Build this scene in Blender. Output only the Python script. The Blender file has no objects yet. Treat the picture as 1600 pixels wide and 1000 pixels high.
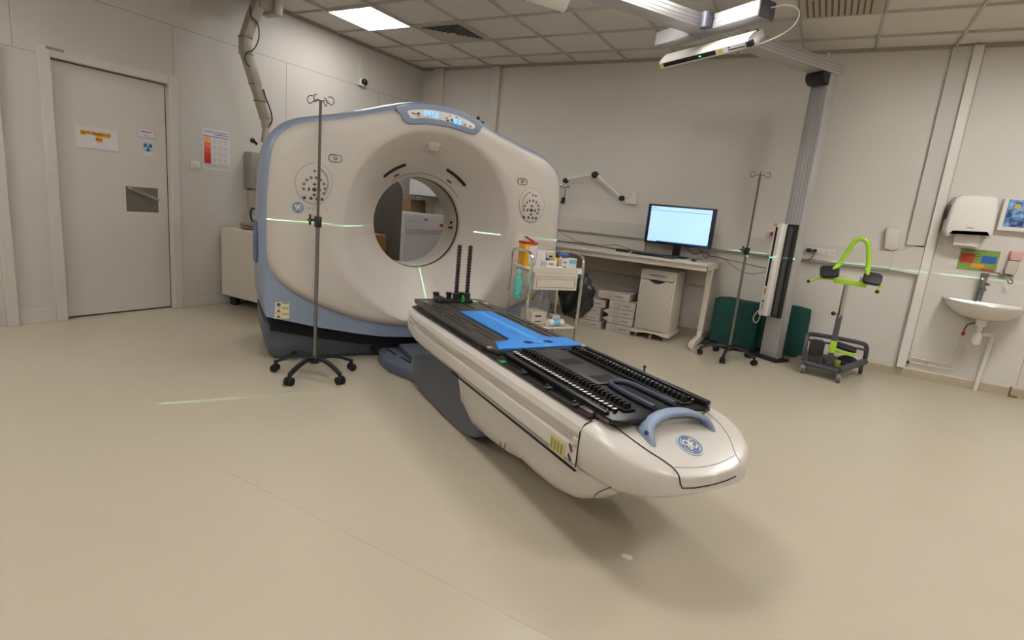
import bpy, bmesh, math, random
from mathutils import Matrix, Vector
random.seed(7)
PI = math.pi
S = bpy.context.scene
C = S.collection

# ------------------------------------------------------------------ camera, world, exposure, ceiling lights
cd = bpy.data.cameras.new('camera'); cam = bpy.data.objects.new('camera', cd); C.objects.link(cam)
cd.sensor_fit = 'HORIZONTAL'; cd.sensor_width = 36.0; cd.lens = 856.424 / 1600 * 36; cd.clip_start = 0.05
def cam_axes(yaw, pit, rol):
    F = Vector((math.cos(pit)*math.sin(yaw), math.cos(pit)*math.cos(yaw), -math.sin(pit)))
    r = Vector((math.cos(yaw), -math.sin(yaw), 0)); d = F.cross(r)
    c, s = math.cos(rol), math.sin(rol)
    return c*r + s*d, -s*r + c*d, F
CR, CD, CF = cam_axes(-4.99584961e-01, 2.01852606e-01, -9.64591595e-02)
cam.matrix_world = Matrix(((CR.x, -CD.x, -CF.x, 0), (CR.y, -CD.y, -CF.y, 0), (CR.z, -CD.z, -CF.z, 1.234), (0, 0, 0, 1)))
S.camera = cam
S.view_settings.view_transform = 'Standard'; S.view_settings.look = 'None'
S.view_settings.gamma = 1.0; S.view_settings.use_curve_mapping = False
S.view_settings.exposure = 0.0
wd = bpy.data.worlds.new('world'); S.world = wd; wd.use_nodes = True
wd.node_tree.nodes['Background'].inputs[0].default_value = (0.9, 0.85, 0.78, 1)
wd.node_tree.nodes['Background'].inputs[1].default_value = 0.05
LIGHT = 32.5                      # emission of the ceiling panels
LIGHT_COL = (1.0, 0.985, 0.96)
CEIL = 2.968
PANELS = [(-4.42, 4.48, 0.6), (-1.42, 3.88, 1.0), (1.58, 4.48, 1.6), (-1.42, 1.48, 1.0), (1.58, 1.48, 1.2),
          (-4.42, 0.28, 0.9), (1.58, -1.52, 1.0), (-1.42, -1.52, 1.0)]

# ------------------------------------------------------------------ materials
def lin(h):
    v = [int(h[i:i+2], 16)/255 for i in (0, 2, 4)]
    return [x/12.92 if x <= 0.04045 else ((x+0.055)/1.055)**2.4 for x in v]
MATS = {}
def mat(name, col, rough=0.5, metal=0.0, var=0.06, scale=6.0, emit=0.0, trans=0.0, coat=0.0, alpha=1.0, bump=0.0, speck=None):
    if name in MATS: return MATS[name]
    m = bpy.data.materials.new(name); m.use_nodes = True
    nt = m.node_tree; b = nt.nodes['Principled BSDF']; N = nt.nodes; L = nt.links
    c = lin(col) if isinstance(col, str) else list(col)
    tc = N.new('ShaderNodeTexCoord'); nz = N.new('ShaderNodeTexNoise'); nz.inputs['Scale'].default_value = scale
    nz.inputs['Detail'].default_value = 4
    L.new(tc.outputs['Object'], nz.inputs['Vector'])
    mx = N.new('ShaderNodeMix'); mx.data_type = 'RGBA'
    mx.inputs[6].default_value = [x*(1-var) for x in c]+[1]; mx.inputs[7].default_value = [min(1, x*(1+var)) for x in c]+[1]
    L.new(nz.outputs['Fac'], mx.inputs[0]); out = mx.outputs[2]
    if speck:
        v = N.new('ShaderNodeTexVoronoi'); v.inputs['Scale'].default_value = speck[0]
        L.new(tc.outputs['Object'], v.inputs['Vector'])
        rp = N.new('ShaderNodeMapRange'); rp.inputs['From Min'].default_value = speck[1]; rp.inputs['From Max'].default_value = speck[1]+0.06
        rp.inputs['To Min'].default_value = speck[3]; rp.inputs['To Max'].default_value = 0
        L.new(v.outputs['Distance'], rp.inputs['Value'])
        m2 = N.new('ShaderNodeMix'); m2.data_type = 'RGBA'; L.new(rp.outputs['Result'], m2.inputs[0]); L.new(out, m2.inputs[6])
        m2.inputs[7].default_value = lin(speck[2])+[1]; out = m2.outputs[2]
    L.new(out, b.inputs['Base Color'])
    b.inputs['Roughness'].default_value = rough; b.inputs['Metallic'].default_value = metal
    b.inputs['Coat Weight'].default_value = coat; b.inputs['Coat Roughness'].default_value = 0.15
    b.inputs['Transmission Weight'].default_value = trans; b.inputs['Alpha'].default_value = alpha
    if emit: L.new(out, b.inputs['Emission Color']); b.inputs['Emission Strength'].default_value = emit
    if bump:
        bp = N.new('ShaderNodeBump'); bp.inputs['Strength'].default_value = bump; bp.inputs['Distance'].default_value = 0.01
        n2 = N.new('ShaderNodeTexNoise'); n2.inputs['Scale'].default_value = scale*8; L.new(tc.outputs['Object'], n2.inputs['Vector'])
        L.new(n2.outputs['Fac'], bp.inputs['Height']); L.new(bp.outputs['Normal'], b.inputs['Normal'])
    MATS[name] = m; return m
WALL = mat('wall_paint', 'c6c0b8', 0.55, scale=1.5, var=0.03)
WALLB = mat('wall_paint_back', 'd0cac2', 0.55, scale=1.5, var=0.03)
TRIM = mat('trim_paint', 'cac4bb', 0.45, var=0.02)
JOINT = mat('joint_shadow', '9c948a', 0.8)
SKIRT = mat('skirting_vinyl', 'b3a68f', 0.35, var=0.05)
FLOOR = mat('floor_vinyl', 'b9ae9b', 0.22, var=0.03, scale=2.0, speck=(120.0, 0.17, 'd0c8b8', 0.35))
CTILE = mat('ceiling_tile', 'd9d3ca', 0.9, var=0.03, scale=40)
CGRID = mat('ceiling_grid_paint', 'bfb8ad', 0.6)
DOOR = mat('door_laminate', 'cdc5bc', 0.5, var=0.02)
STEEL = mat('brushed_steel', '85807a', 0.35, 0.85)
SATIN = mat('satin_steel_plate', '857c6f', 0.45, 0.6)
CHROME = mat('chrome', 'd8d5cf', 0.12, 1.0, var=0.01)
ALU = mat('anodised_aluminium', 'c4c2c2', 0.42, 0.55, var=0.04, scale=3)
ALU2 = mat('aluminium_groove', 'a5a3a6', 0.5, 0.5)
BLACK = mat('black_plastic', '1a1a1b', 0.4)
RUBBER = mat('black_rubber', '101011', 0.75)
DARK = mat('dark_recess', '0b0b0c', 0.8)
CTW = mat('gantry_white', 'bcb4ab', 0.45, var=0.015, coat=0.04)
CTB = mat('gantry_blue', '818ea3', 0.35, var=0.03, coat=0.3)
CTG = mat('base_slate', '565d6b', 0.42, var=0.05)
ARMG = mat('arm_grey', '575a63', 0.5, var=0.06)
TBW = mat('table_white', 'c6bfb7', 0.36, var=0.02, coat=0.2)
CARB = mat('carbon_board', '3b3631', 0.38, var=0.12, scale=30)
BLKB = mat('black_board', '0e0d0f', 0.38, var=0.2, scale=20)
MATB = mat('blue_mat', '2f7fd0', 0.55, var=0.05)
HANDLE = mat('handle_blue', '7f8fa6', 0.42, var=0.03)
INK = mat('ink_grey', '6a645d', 0.6)
INKD = mat('ink_dark', '3a3735', 0.6)
WHITEP = mat('white_plastic', 'dcd7cf', 0.4, var=0.02)
PAPER = mat('paper', 'd3cdcf', 0.7, var=0.02)
CREAM = mat('cream_metal', 'cbc2b3', 0.4, var=0.02)
GREENC = mat('green_cloth', '0a4039', 0.85, var=0.25, scale=9, bump=0.3)
LIME = mat('lime_paint', '9fcb2a', 0.35, var=0.05)
RED = mat('red_plastic', 'b02a20', 0.4)
YEL = mat('yellow_plastic', 'e0a510', 0.4)
TEAL = mat('teal_liquid', '5cc4bb', 0.25, var=0.1)
CARD = mat('brown_board', '8d6f52', 0.8, var=0.15)
LEDB = mat('blue_digit_light', (0.05, 0.35, 1.0), 0.5, emit=2.2)
GLED = mat('green_laser_window', (0.05, 0.9, 0.3), 0.5, emit=3)

# ------------------------------------------------------------------ mesh builder
class MB:
    def __init__(s, off=(0, 0, 0)): s.v = []; s.f = []; s.o = Vector(off)
    def add(s, vs, fs):
        k = len(s.v); s.v += [tuple(Vector(v)-s.o) for v in vs]; s.f += [tuple(i+k for i in f) for f in fs]; return s
    def addbm(s, bm, M=None):
        bm.verts.ensure_lookup_table(); bm.verts.index_update()
        s.add([(M @ v.co) if M else v.co.copy() for v in bm.verts], [[v.index for v in f.verts] for f in bm.faces]); bm.free(); return s
    def box(s, x0, x1, y0, y1, z0, z1, bev=0.0, seg=2):
        return s.obox(((x0+x1)/2, (y0+y1)/2, (z0+z1)/2), (abs(x1-x0), abs(y1-y0), abs(z1-z0)), None, bev, seg)
    def obox(s, c, sz, rot=None, bev=0.0, seg=2):
        bm = bmesh.new(); bmesh.ops.create_cube(bm, size=1.0)
        for v in bm.verts: v.co = Vector((v.co.x*sz[0], v.co.y*sz[1], v.co.z*sz[2]))
        if bev > 0: bmesh.ops.bevel(bm, geom=list(bm.edges), offset=min(bev, min(sz)*0.49), segments=seg, profile=0.5, affect='EDGES')
        M = Matrix.Translation(Vector(c)) @ (rot.to_4x4() if rot else Matrix.Identity(4))
        return s.addbm(bm, M)
    def cyl(s, p0, p1, r0, r1=None, seg=16):
        p0, p1 = Vector(p0), Vector(p1); r1 = r0 if r1 is None else r1
        d = (p1-p0).normalized(); a = d.orthogonal().normalized(); b = d.cross(a)
        vs = []
        for p, r in ((p0, r0), (p1, r1)):
            for i in range(seg):
                t = 2*PI*i/seg; vs.append(p + a*math.cos(t)*r + b*math.sin(t)*r)
        fs = [(i, (i+1) % seg, seg+(i+1) % seg, seg+i) for i in range(seg)]
        fs += [tuple(reversed(range(seg))), tuple(range(seg, 2*seg))]
        return s.add(vs, fs)
    def tube(s, pts, r, seg=8, smooth=0, closed=False):
        P = [Vector(p) for p in pts]
        for _ in range(smooth):
            Q = [] if closed else [P[0]]
            n = len(P)
            for i in range(n if closed else n-1):
                a, b = P[i], P[(i+1) % n]; Q += [a*0.75+b*0.25, a*0.25+b*0.75]
            if not closed: Q.append(P[-1])
            P = Q
        n = len(P); vs = []; fs = []; up = None
        rr = r if isinstance(r, (list, tuple)) else None
        for i in range(n):
            if closed: t = (P[(i+1) % n]-P[i-1]).normalized()
            else: t = (P[min(i+1, n-1)]-P[max(i-1, 0)]).normalized()
            if up is None: up = t.orthogonal().normalized()
            up = (up - t*up.dot(t)).normalized(); b = t.cross(up)
            q = r if rr is None else rr[0] + (rr[1]-rr[0])*i/(n-1)
            for j in range(seg):
                a = 2*PI*j/seg; vs.append(P[i]+up*math.cos(a)*q+b*math.sin(a)*q)
        for i in range(n if closed else n-1):
            for j in range(seg):
                k = (i+1) % n; fs.append((i*seg+j, i*seg+(j+1) % seg, k*seg+(j+1) % seg, k*seg+j))
        if not closed: fs += [tuple(reversed(range(seg))), tuple(range((n-1)*seg, n*seg))]
        return s.add(vs, fs)
    def prism(s, poly, a0, a1, axis='z', bev=0.0, seg=2):
        # poly in the two other axes: z->(x,y), y->(x,z), x->(y,z)
        bm = bmesh.new()
        def P(p, a): return {'z': (p[0], p[1], a), 'y': (p[0], a, p[1]), 'x': (a, p[0], p[1])}[axis]
        lo = [bm.verts.new(P(p, a0)) for p in poly]; hi = [bm.verts.new(P(p, a1)) for p in poly]
        n = len(poly)
        f0 = bm.faces.new(lo); f1 = bm.faces.new(list(reversed(hi)))
        for i in range(n): bm.faces.new((lo[i], hi[i], hi[(i+1) % n], lo[(i+1) % n]))
        bmesh.ops.recalc_face_normals(bm, faces=bm.faces)
        if bev > 0:
            es = list(f0.edges)+list(f1.edges)
            bmesh.ops.bevel(bm, geom=es, offset=bev, segments=seg, profile=0.5, affect='EDGES')
        return s.addbm(bm)
    def ball(s, c, r, sc=(1, 1, 1), u=16, v=10, rot=None):
        bm = bmesh.new(); bmesh.ops.create_uvsphere(bm, u_segments=u, v_segments=v, radius=r)
        M = Matrix.Translation(Vector(c)) @ (rot.to_4x4() if rot else Matrix.Identity(4)) @ Matrix.Diagonal((*sc, 1))
        return s.addbm(bm, M)
    def lathe(s, prof, c, axis='z', seg=24):
        vs = []; fs = []; n = len(prof); c = Vector(c)
        for r, h in prof:
            for j in range(seg):
                a = 2*PI*j/seg; x, y = r*math.cos(a), r*math.sin(a)
                vs.append(c+Vector({'z': (x, y, h), 'x': (h, x, y), 'y': (x, h, y)}[axis]))
        for i in range(n-1):
            for j in range(seg): fs.append((i*seg+j, i*seg+(j+1) % seg, (i+1)*seg+(j+1) % seg, (i+1)*seg+j))
        if prof[0][0] > 1e-6: fs.append(tuple(range(seg)))
        if prof[-1][0] > 1e-6: fs.append(tuple(range((n-1)*seg, n*seg)))
        return s.add(vs, fs)
    def loft(s, rings, caps=True, closed=True):
        n = len(rings[0]); vs = [v for r in rings for v in r]; fs = []
        for i in range(len(rings)-1):
            for j in range(n if closed else n-1): fs.append((i*n+j, i*n+(j+1) % n, (i+1)*n+(j+1) % n, (i+1)*n+j))
        if caps: fs += [tuple(range(n)), tuple(range((len(rings)-1)*n, len(rings)*n))]
        return s.add(vs, fs)
    def build(s, name, m, parent=None, smooth=35, loc=None, rotz=0, recalc=True):
        me = bpy.data.meshes.new(name); me.from_pydata(s.v, [], s.f); me.validate()
        bm = bmesh.new(); bm.from_mesh(me)
        bmesh.ops.remove_doubles(bm, verts=bm.verts, dist=1e-6)
        if recalc: bmesh.ops.recalc_face_normals(bm, faces=bm.faces)
        bm.to_mesh(me); bm.free()
        me.materials.append(m)
        if smooth:
            me.polygons.foreach_set('use_smooth', [True]*len(me.polygons)); me.set_sharp_from_angle(angle=math.radians(smooth))
        o = bpy.data.objects.new(name, me); C.objects.link(o)
        if parent: o.parent = parent
        if loc: o.location = loc
        o.rotation_euler[2] = rotz
        return o
def tag(o, label, cat, group=None):
    o['label'] = label; o['category'] = cat
    if group: o['group'] = group
    return o
def thing(name, label, cat, loc=(0, 0, 0), rotz=0.0, group=None):
    o = bpy.data.objects.new(name, None); C.objects.link(o); o.location = loc; o.rotation_euler[2] = rotz
    o.empty_display_size = 0.1
    return tag(o, label, cat, group)
def st(o): o['kind'] = 'structure'; return o
def lab(o, t): o['label'] = t; return o
def dup(root, loc=None, rotz=None, label=None, group=None):
    r = root.copy(); C.objects.link(r)
    if loc: r.location = loc
    if rotz is not None: r.rotation_euler[2] = rotz
    if label: r['label'] = label
    if group: r['group'] = group
    for ch in list(root.children):
        c = ch.copy(); C.objects.link(c); c.parent = r
        for g in list(ch.children):
            d = g.copy(); C.objects.link(d); d.parent = c
    return r
def text_mesh(txt, size, M, thick=0.0006, align='CENTER', shear=0.0, off=0.0):
    cu = bpy.data.curves.new('t', 'FONT'); cu.body = txt; cu.size = size; cu.align_x = align; cu.align_y = 'CENTER'
    cu.extrude = thick; cu.shear = shear; cu.offset = off; cu.resolution_u = 3
    o = bpy.data.objects.new('t', cu); C.objects.link(o)
    dg = bpy.context.evaluated_depsgraph_get(); me = bpy.data.meshes.new_from_object(o.evaluated_get(dg))
    vs = [M @ v.co for v in me.vertices]; fs = [tuple(p.vertices) for p in me.polygons]
    bpy.data.objects.remove(o); bpy.data.curves.remove(cu); bpy.data.meshes.remove(me)
    return vs, fs
def frame(origin, right, up):
    r = Vector(right).normalized(); u = Vector(up).normalized(); n = r.cross(u)
    return Matrix(((r.x, u.x, n.x, origin[0]), (r.y, u.y, n.y, origin[1]), (r.z, u.z, n.z, origin[2]), (0, 0, 0, 1)))
def rrect(x0, x1, y0, y1, r, seg=5):
    P = []
    for cx, cy, a0 in ((x1-r, y1-r, 0), (x0+r, y1-r, 90), (x0+r, y0+r, 180), (x1-r, y0+r, 270)):
        for i in range(seg+1):
            a = math.radians(a0+90*i/seg); P.append((cx+r*math.cos(a), cy+r*math.sin(a)))
    return P
def catmull(P, k=6, closed=False):
    out = []; n = len(P)
    for i in range(n if closed else n-1):
        p0, p1, p2, p3 = (P[(i-1) % n] if (closed or i > 0) else P[0]), P[i], P[(i+1) % n], (P[(i+2) % n] if (closed or i+2 < n) else P[-1])
        for j in range(k):
            t = j/k
            out.append(tuple(0.5*((2*b)+(-a+c)*t+(2*a-5*b+4*c-d)*t*t+(-a+3*b-3*c+d)*t**3) for a, b, c, d in zip(p0, p1, p2, p3)))
    if not closed: out.append(tuple(P[-1]))
    return out

# CT axis frame: n points out of the scanner's face, u runs along the face, left to right
AZ = math.radians(-32); NV = Vector((math.cos(AZ), math.sin(AZ), 0)); UV = Vector((-math.sin(AZ), math.cos(AZ), 0)); U0 = 1.455
def W(n, y, z=0.0): return NV*n + UV*(U0+y) + Vector((0, 0, z))

# ------------------------------------------------------------------ room shell
XL, YB, XR, YF = -5.23, 6.362, 3.4, -3.0
fl = st(MB().box(XL-0.5, XR+0.2, YF-0.2, YB+0.2, -0.12, 0).build('floor', FLOOR, smooth=0))
MB().tube([(-3.1, 1.358, .0002), (.6, 1.325, .0002)], .0008, 4).build('welded_seam', mat('seam_tan', 'aca08c', 0.4), fl, smooth=0)
cl = st(MB().box(XL-0.2, XR+0.2, YF-0.2, YB+0.2, CEIL+0.02, CEIL+0.15).build('ceiling', CTILE, smooth=0))
g = MB(); h = 0.009
xs = [-4.72+0.6*k for k in range(0, 14)]; ys = [5.98-0.6*k for k in range(0, 15)]
for x in xs:
    if XL < x < XR: g.box(x-h, x+h, YF, YB, CEIL, CEIL+0.021)
for y in ys:
    if y > YF: g.box(XL, XR, y-h, y+h, CEIL+0.0005, CEIL+0.0215)
g.build('ceiling_grid', CGRID, cl, smooth=0)
gt = MB().box(XL, XL+0.022, YF, YB, CEIL-0.012, CEIL+0.02).box(XL, XR, YB-0.022, YB, CEIL-0.012, CEIL+0.02).build('ceiling_edge_trim', mat('edge_trim', 'a1988c', 0.6), cl, smooth=0)
# left wall with the door opening (door 2.04..2.93, top 2.0)
DY0, DY1, DZ = 2.035, 2.925, 2.015
wl = MB()
wl.box(XL-0.16, XL, DY1, YB+0.16, 0, CEIL+0.02).box(XL-0.16, XL, YF-0.16, DY0, 0, CEIL+0.02).box(XL-0.16, XL, DY0, DY1, DZ, CEIL+0.02)
wl = st(wl.build('wall_left', WALL, smooth=0))
j = MB(); e = 0.0015
j.box(XL, XL+e, 2.0, YB, 2.490, 2.495)
j.box(XL, XL+e, YF, 2.0, 2.008, 2.012)
for y, z0, z1 in ((1.84, 2.012, CEIL-0.02), (2.957, 2.09, 2.49), (4.125, 0.1, 2.49), (5.5, 0.1, 2.49)):
    j.box(XL, XL+e, y-0.002, y+0.002, z0, z1)
j.build('panel_joint', JOINT, wl, smooth=0)
MB().box(XL, XL+0.015, 5.13, 5.17, 2.5, CEIL-0.02).build('joint_cover', TRIM, wl, smooth=0)
wb = st(MB().box(XL-0.16, XR+0.16, YB, YB+0.16, 0, CEIL+0.02).build('wall_back', WALLB, smooth=0))
j = MB()
j.box(0.885, 0.889, YB-e, YB, 0.1, CEIL-0.02).box(1.70, 1.705, YB-e, YB, 0.1, CEIL)
j.build('panel_joint', JOINT, wb, smooth=0)
st(MB().box(XR, XR+0.16, YF, YB, 0, CEIL+0.02).build('wall_right', WALL, smooth=0))
st(MB().box(XL-0.16, XR+0.16, YF-0.16, YF, 0, CEIL+0.02).build('wall_front', WALL, smooth=0))
st(MB().box(XL, XL+0.012, DY1+0.06, YB, 0, 0.085, 0.003).build('baseboard_left', TRIM, smooth=0))
st(MB().box(XL, XL+0.012, 1.735, 1.98, 0, 0.11, 0.003).build('baseboard_door_side', TRIM, smooth=0))
st(MB().prism([(YB-0.012, 0), (YB-0.012, 0.075), (YB-0.004, 0.085), (YB, 0.085), (YB, 0)], XL, XR, 'x').build('baseboard_back', SKIRT, smooth=0))
# door frame and door
fr = MB()
fr.box(XL-0.12, XL+0.018, DY1-0.02, DY1+0.055, 0, DZ+0.055, 0.004).box(XL-0.12, XL+0.018, DY0-0.055, DY0+0.02, 0, DZ+0.055, 0.004)
fr.box(XL-0.12, XL+0.018, DY0+0.02, DY1-0.02, DZ-0.015, DZ+0.055, 0.004)
st(fr.build('trim_1', TRIM, smooth=0))
dr = st(MB().box(XL-0.09, XL-0.045, DY0+0.022, DY1-0.026, 0.012, DZ-0.022, 0.002).build('door_1', DOOR, smooth=0))
MB().box(XL-0.1, XL-0.046, DY1-0.026, DY1-0.0205, 0.012, DZ-0.016).box(XL-0.1, XL-0.046, DY0+0.021, DY1-0.021, DZ-0.0215, DZ-0.0155).box(XL-0.1, XL-0.046, DY0+0.021, DY1-0.021, 0.001, 0.011).build('seal_gap', mat('brown_gap', '3c2a20', 0.8), dr, smooth=0)
pl = MB().box(XL-0.046, XL-0.043, 2.553, 2.815, 0.885, 1.098, 0.001).build('handle_plate', SATIN, dr, smooth=0); lab(pl, 'large square satin steel plate')
MB().tube([(XL-0.04, 2.57, 1.085), (XL-0.005, 2.575, 1.085), (XL+0.0, 2.61, 1.072), (XL+0.0, 2.80, 1.0)], 0.009, 8, 1).cyl((XL-0.044, 2.79, 0.935), (XL-0.04, 2.79, 0.935), 0.007).build('lever_handle', CHROME, pl)
MB().box(XL-0.005, XL+0.03, 2.03, 2.14, 2.052, 2.068, 0.002).build('closer_strip', mat('strip_grey', '8f8982', 0.5), dr, smooth=0)
# jamb at the far left edge of the picture
st(MB().box(XL, XL+0.04, 1.665, 1.735, 0, 2.03, 0.004).build('trim_2', TRIM, smooth=0))

# vertical covers and pilaster on the back wall
for k, (x0, x1) in enumerate(((-5.02, -4.86), (-4.10, -3.965))):
    st(MB().box(x0, x1, YB-0.045, YB, 0.085, CEIL, 0.004).build('trim_%d' % (3+k), TRIM, smooth=0))
st(MB().box(0.655, 0.80, YB-0.03, YB, 1.24, CEIL, 0.003).build('trim_5', TRIM, smooth=0))
st(MB().box(0.80, 0.87, YB-0.06, YB, 0.09, CEIL, 0.004).build('trim_6', WHITEP, smooth=0))

# notices on the door
def notice(name, label, cat, M, w, hgt, curl=0.0):
    r = thing(name, label, cat)
    n = 12; b = MB(); vs = []; fs = []
    for i in range(n+1):
        for k in range(2):
            for q in range(2):
                t = i/n; z = 0.001 + (curl*math.sin(t*PI*1.6)**2*(1-k)*0.7 + curl*max(0, t-0.8)*2.5*(1-0.3*k)) + q*0.0006
                vs.append(M @ Vector((-w/2+w*t, -hgt/2+hgt*k, z)))
    for i in range(n):
        a = i*4; c = a+4
        fs += [(a+1, c+1, c+3, a+3), (a, a+2, c+2, c), (a, c, c+1, a+1), (a+2, a+3, c+3, c+2)]
    fs += [(0, 1, 3, 2), (n*4, n*4+2, n*4+3, n*4+1)]
    b.add(vs, fs).build('sheet', PAPER, r)
    return r
def flat(M, x0, x1, y0, y1, z0=0.0018, z1=0.0026):
    b = MB(); b.box(x0, x1, y0, y1, z0, z1); b.v = [tuple(M @ Vector(v)) for v in b.v]; return b
def leftM(y, z, x=XL): return frame((x, y, z), (0, 1, 0), (0, 0, 1))
def backM(x, z, y=YB): return frame((x, y, z), (1, 0, 0), (0, 0, 1))
M = leftM(2.355, 1.462, XL-0.0445)
r = notice('door_notice', 'white curled paper notice with orange highlighted lines, taped to the door', 'notice', M, 0.30, 0.165, 0.012)
ORG = mat('orange_highlight', 'e0a020', 0.6)
b = flat(M, -0.115, 0.105, 0.012, 0.05, 0.0035, 0.004); b2 = flat(M, -0.03, 0.04, -0.027, 0.01, 0.0035, 0.004)
b.add(b2.v, b2.f).build('highlight', ORG, r, smooth=0)
b = MB(); b.add(*text_mesh('NE PAS FERMER A CLE', 0.021, M @ Matrix.Translation((-0.005, 0.031, 0.0045)), 0.0003, off=0.0006)); b.build('lettering', mat('brown_ink', '5a3a10', 0.7), r, smooth=0); b = MB(); b.add(*text_mesh('MERCI', 0.021, M @ Matrix.Translation((0.005, -0.009, 0.0045)), 0.0003, off=0.0006))
b.build('lettering', mat('brown_ink', '5a3a10', 0.7), r, smooth=0)
M = leftM(2.735, 1.56, XL-0.0445)
r = notice('door_sign', 'small outlined white rectangular sign at the top right of the door', 'sign', M, 0.15, 0.085)
b = MB(); bl_ = b
for a in ((-0.072, 0.072, 0.037, 0.039), (-0.072, 0.072, -0.039, -0.035), (0.070, 0.072, -0.037, 0.039), (-0.072, -0.071, -0.037, 0.039)):
    q = flat(M, *a); b.add(q.v, q.f)
b.build('outline', mat('sign_ink', '8a6a60', 0.7), r, smooth=0); flat(M, -.045, .04, .008, .016).build('printed_line', mat('sign_ink', '8a6a60', 0.7), r, smooth=0); b = flat(M, -.02, .018, -.022, -.018)
b.build('lettering', mat('sign_ink', '8a6a60', 0.7), r, smooth=0)
M = leftM(2.745, 1.437, XL-0.0445)
r = notice('radiation_sign', 'small pale blue radiation trefoil sign under the outlined door sign', 'sign', M, 0.085, 0.13)
b = MB()
for k in range(3):
    a0 = math.radians(60+120*k-90+60); P = []
    for t in range(7):
        a = a0-PI/6+PI/3*t/6; P.append((0.036*math.cos(a), 0.01+0.036*math.sin(a)))
    for t in range(4):
        a = a0+PI/6-PI/3*t/3; P.append((0.011*math.cos(a), 0.01+0.011*math.sin(a)))
    q = MB().prism(P, 0.002, 0.003); q.v = [tuple(M @ Vector(v)) for v in q.v]; b.add(q.v, q.f)
q = MB().cyl((0, 0.01, 0.002), (0, 0.01, 0.003), 0.007, seg=12); q.v = [tuple(M @ Vector(v)) for v in q.v]; b.add(q.v, q.f)
b.build('trefoil', mat('trefoil_blue', '1f5468', 0.5), r, smooth=0)
flat(M, -0.036, 0.036, -0.03, 0.048, 0.001, 0.0019).build('ground_square', mat('pale_blue', '9cc4d6', 0.6), r, smooth=0)
# poster
M = leftM(3.346, 1.505)
r = notice('safety_poster', 'white poster with red to orange column and small print, between door and scanner', 'poster', M, 0.27, 0.375)
for i, c_ in enumerate(('e8a860', 'e07a48', 'd65a34', 'cc3a22', 'b82a1a')):
    flat(M, -0.125, -0.06, 0.105-0.048*(i+1), 0.105-0.048*i, 0.002, 0.003).build('colour_band', mat('band_%s' % 'abcde'[i], c_, 0.6), r, smooth=0)
b = MB()
for a in ((-0.12, 0.12, 0.155, 0.160), (-0.02, 0.125, 0.135, 0.141), (-0.125, 0.12, 0.112, 0.118)):
    q = flat(M, *a); b.add(q.v, q.f)
b.build('header_line', mat('navy_ink', '31406e', 0.6), r, smooth=0)
for col in (-0.035, 0.02, 0.075):
    for blk in range(4):
        b = MB(); n_ = 0; y_ = 0.09-blk*0.058; vs_ = []
        # one ragged comb-shaped block of print lines joined by a hairline
        P_ = [(col, y_+.003)]
        for k_ in range(3):
            w__ = random.uniform(.025, .045); yy = y_-k_*.0145
            P_ += [(col+w__, yy+.003), (col+w__, yy)] + ([(col+.001, yy), (col+.001, yy-.0115)] if k_ < 2 else [])
        P_.append((col, y_-2*.0145)); q = MB().prism(P_, .0018, .0026); q.v = [tuple(M @ Vector(v)) for v in q.v]
        b.add(q.v, q.f).build('small_print', mat('grey_ink', '8f8b90', 0.6), r, smooth=0)
b = MB()
for k in range(4):
    q = flat(M, -0.12, 0.12, -0.14-k*0.01, -0.137-k*0.01); b.add(q.v, q.f)
b.build('footer_line', mat('grey_ink', '8f8b90', 0.6), r, smooth=0)
# light switch and camera dome
r = thing('light_switch', 'white light switch below left of the poster on the left wall', 'switch')
MB().box(XL, XL+0.018, 3.085, 3.17, 1.30, 1.375, 0.004).build('switch_plate', WHITEP, r)
MB().box(XL+0.018, XL+0.024, 3.10, 3.127, 1.315, 1.36, 0.002).box(XL+0.018, XL+0.024, 3.130, 3.157, 1.315, 1.36, 0.002).build('rocker', WHITEP, r)
r = thing('surveillance_camera', 'small black dome camera in a white ring high on the left wall', 'camera')
MB().lathe([(0.0, 0), (0.055, 0), (0.055, 0.02), (0.04, 0.03)], (XL, 5.21, 2.54), 'x').box(XL, XL+0.05, 5.14, 5.20, 2.5, 2.515).build('mount', WHITEP, r)
MB().ball((XL+0.035, 5.21, 2.545), 0.042).build('dome', mat('dome_black', '060606', 0.08), r)

# ceiling lights and vents
def light_panel(x, y, k, label):
    r = thing('ceiling_light', label, 'light', (x, y, CEIL), 0, 'square light panels in the ceiling')
    b = MB()
    for a in ((-0.3, 0.3, 0.283, 0.3), (-0.3, 0.3, -0.3, -0.283), (-0.3, -0.283, -0.283, 0.283), (0.283, 0.3, -0.283, 0.283)): b.box(*a, -0.008, 0.0, 0.0)
    b.build('frame', TRIM, r, smooth=0)
    m = bpy.data.materials.new('panel_light'); m.use_nodes = True; nt = m.node_tree
    for n_ in list(nt.nodes): nt.nodes.remove(n_)
    em = nt.nodes.new('ShaderNodeEmission'); em.inputs[0].default_value = (*LIGHT_COL, 1); em.inputs[1].default_value = LIGHT*k
    o = nt.nodes.new('ShaderNodeOutputMaterial'); nt.links.new(em.outputs[0], o.inputs[0])
    MB().box(-0.2825, 0.2825, -0.2825, 0.2825, -0.005, -0.001).build('diffuser', m, r, smooth=0)
LBL = ['square ceiling light over the left wall side of the scanner', 'square ceiling light above the middle of the room', 'square ceiling light near the sink wall',
       'square ceiling light near the table foot', 'square ceiling light to the right of the table', 'square ceiling light by the door',
       'square ceiling light in the right front corner', 'square ceiling light in the front middle']
for (x, y, k), l in zip(PANELS, LBL): light_panel(x, y, k, l)
VD = mat('vent_shade', '24211d', 0.7); VL = mat('vent_beige', 'b5ad9f', 0.6)
r = thing('ceiling_vent', 'square ceiling diffuser with nested diagonal louvres beside the lit panel', 'vent', (-3.82, 5.08, CEIL))
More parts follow.
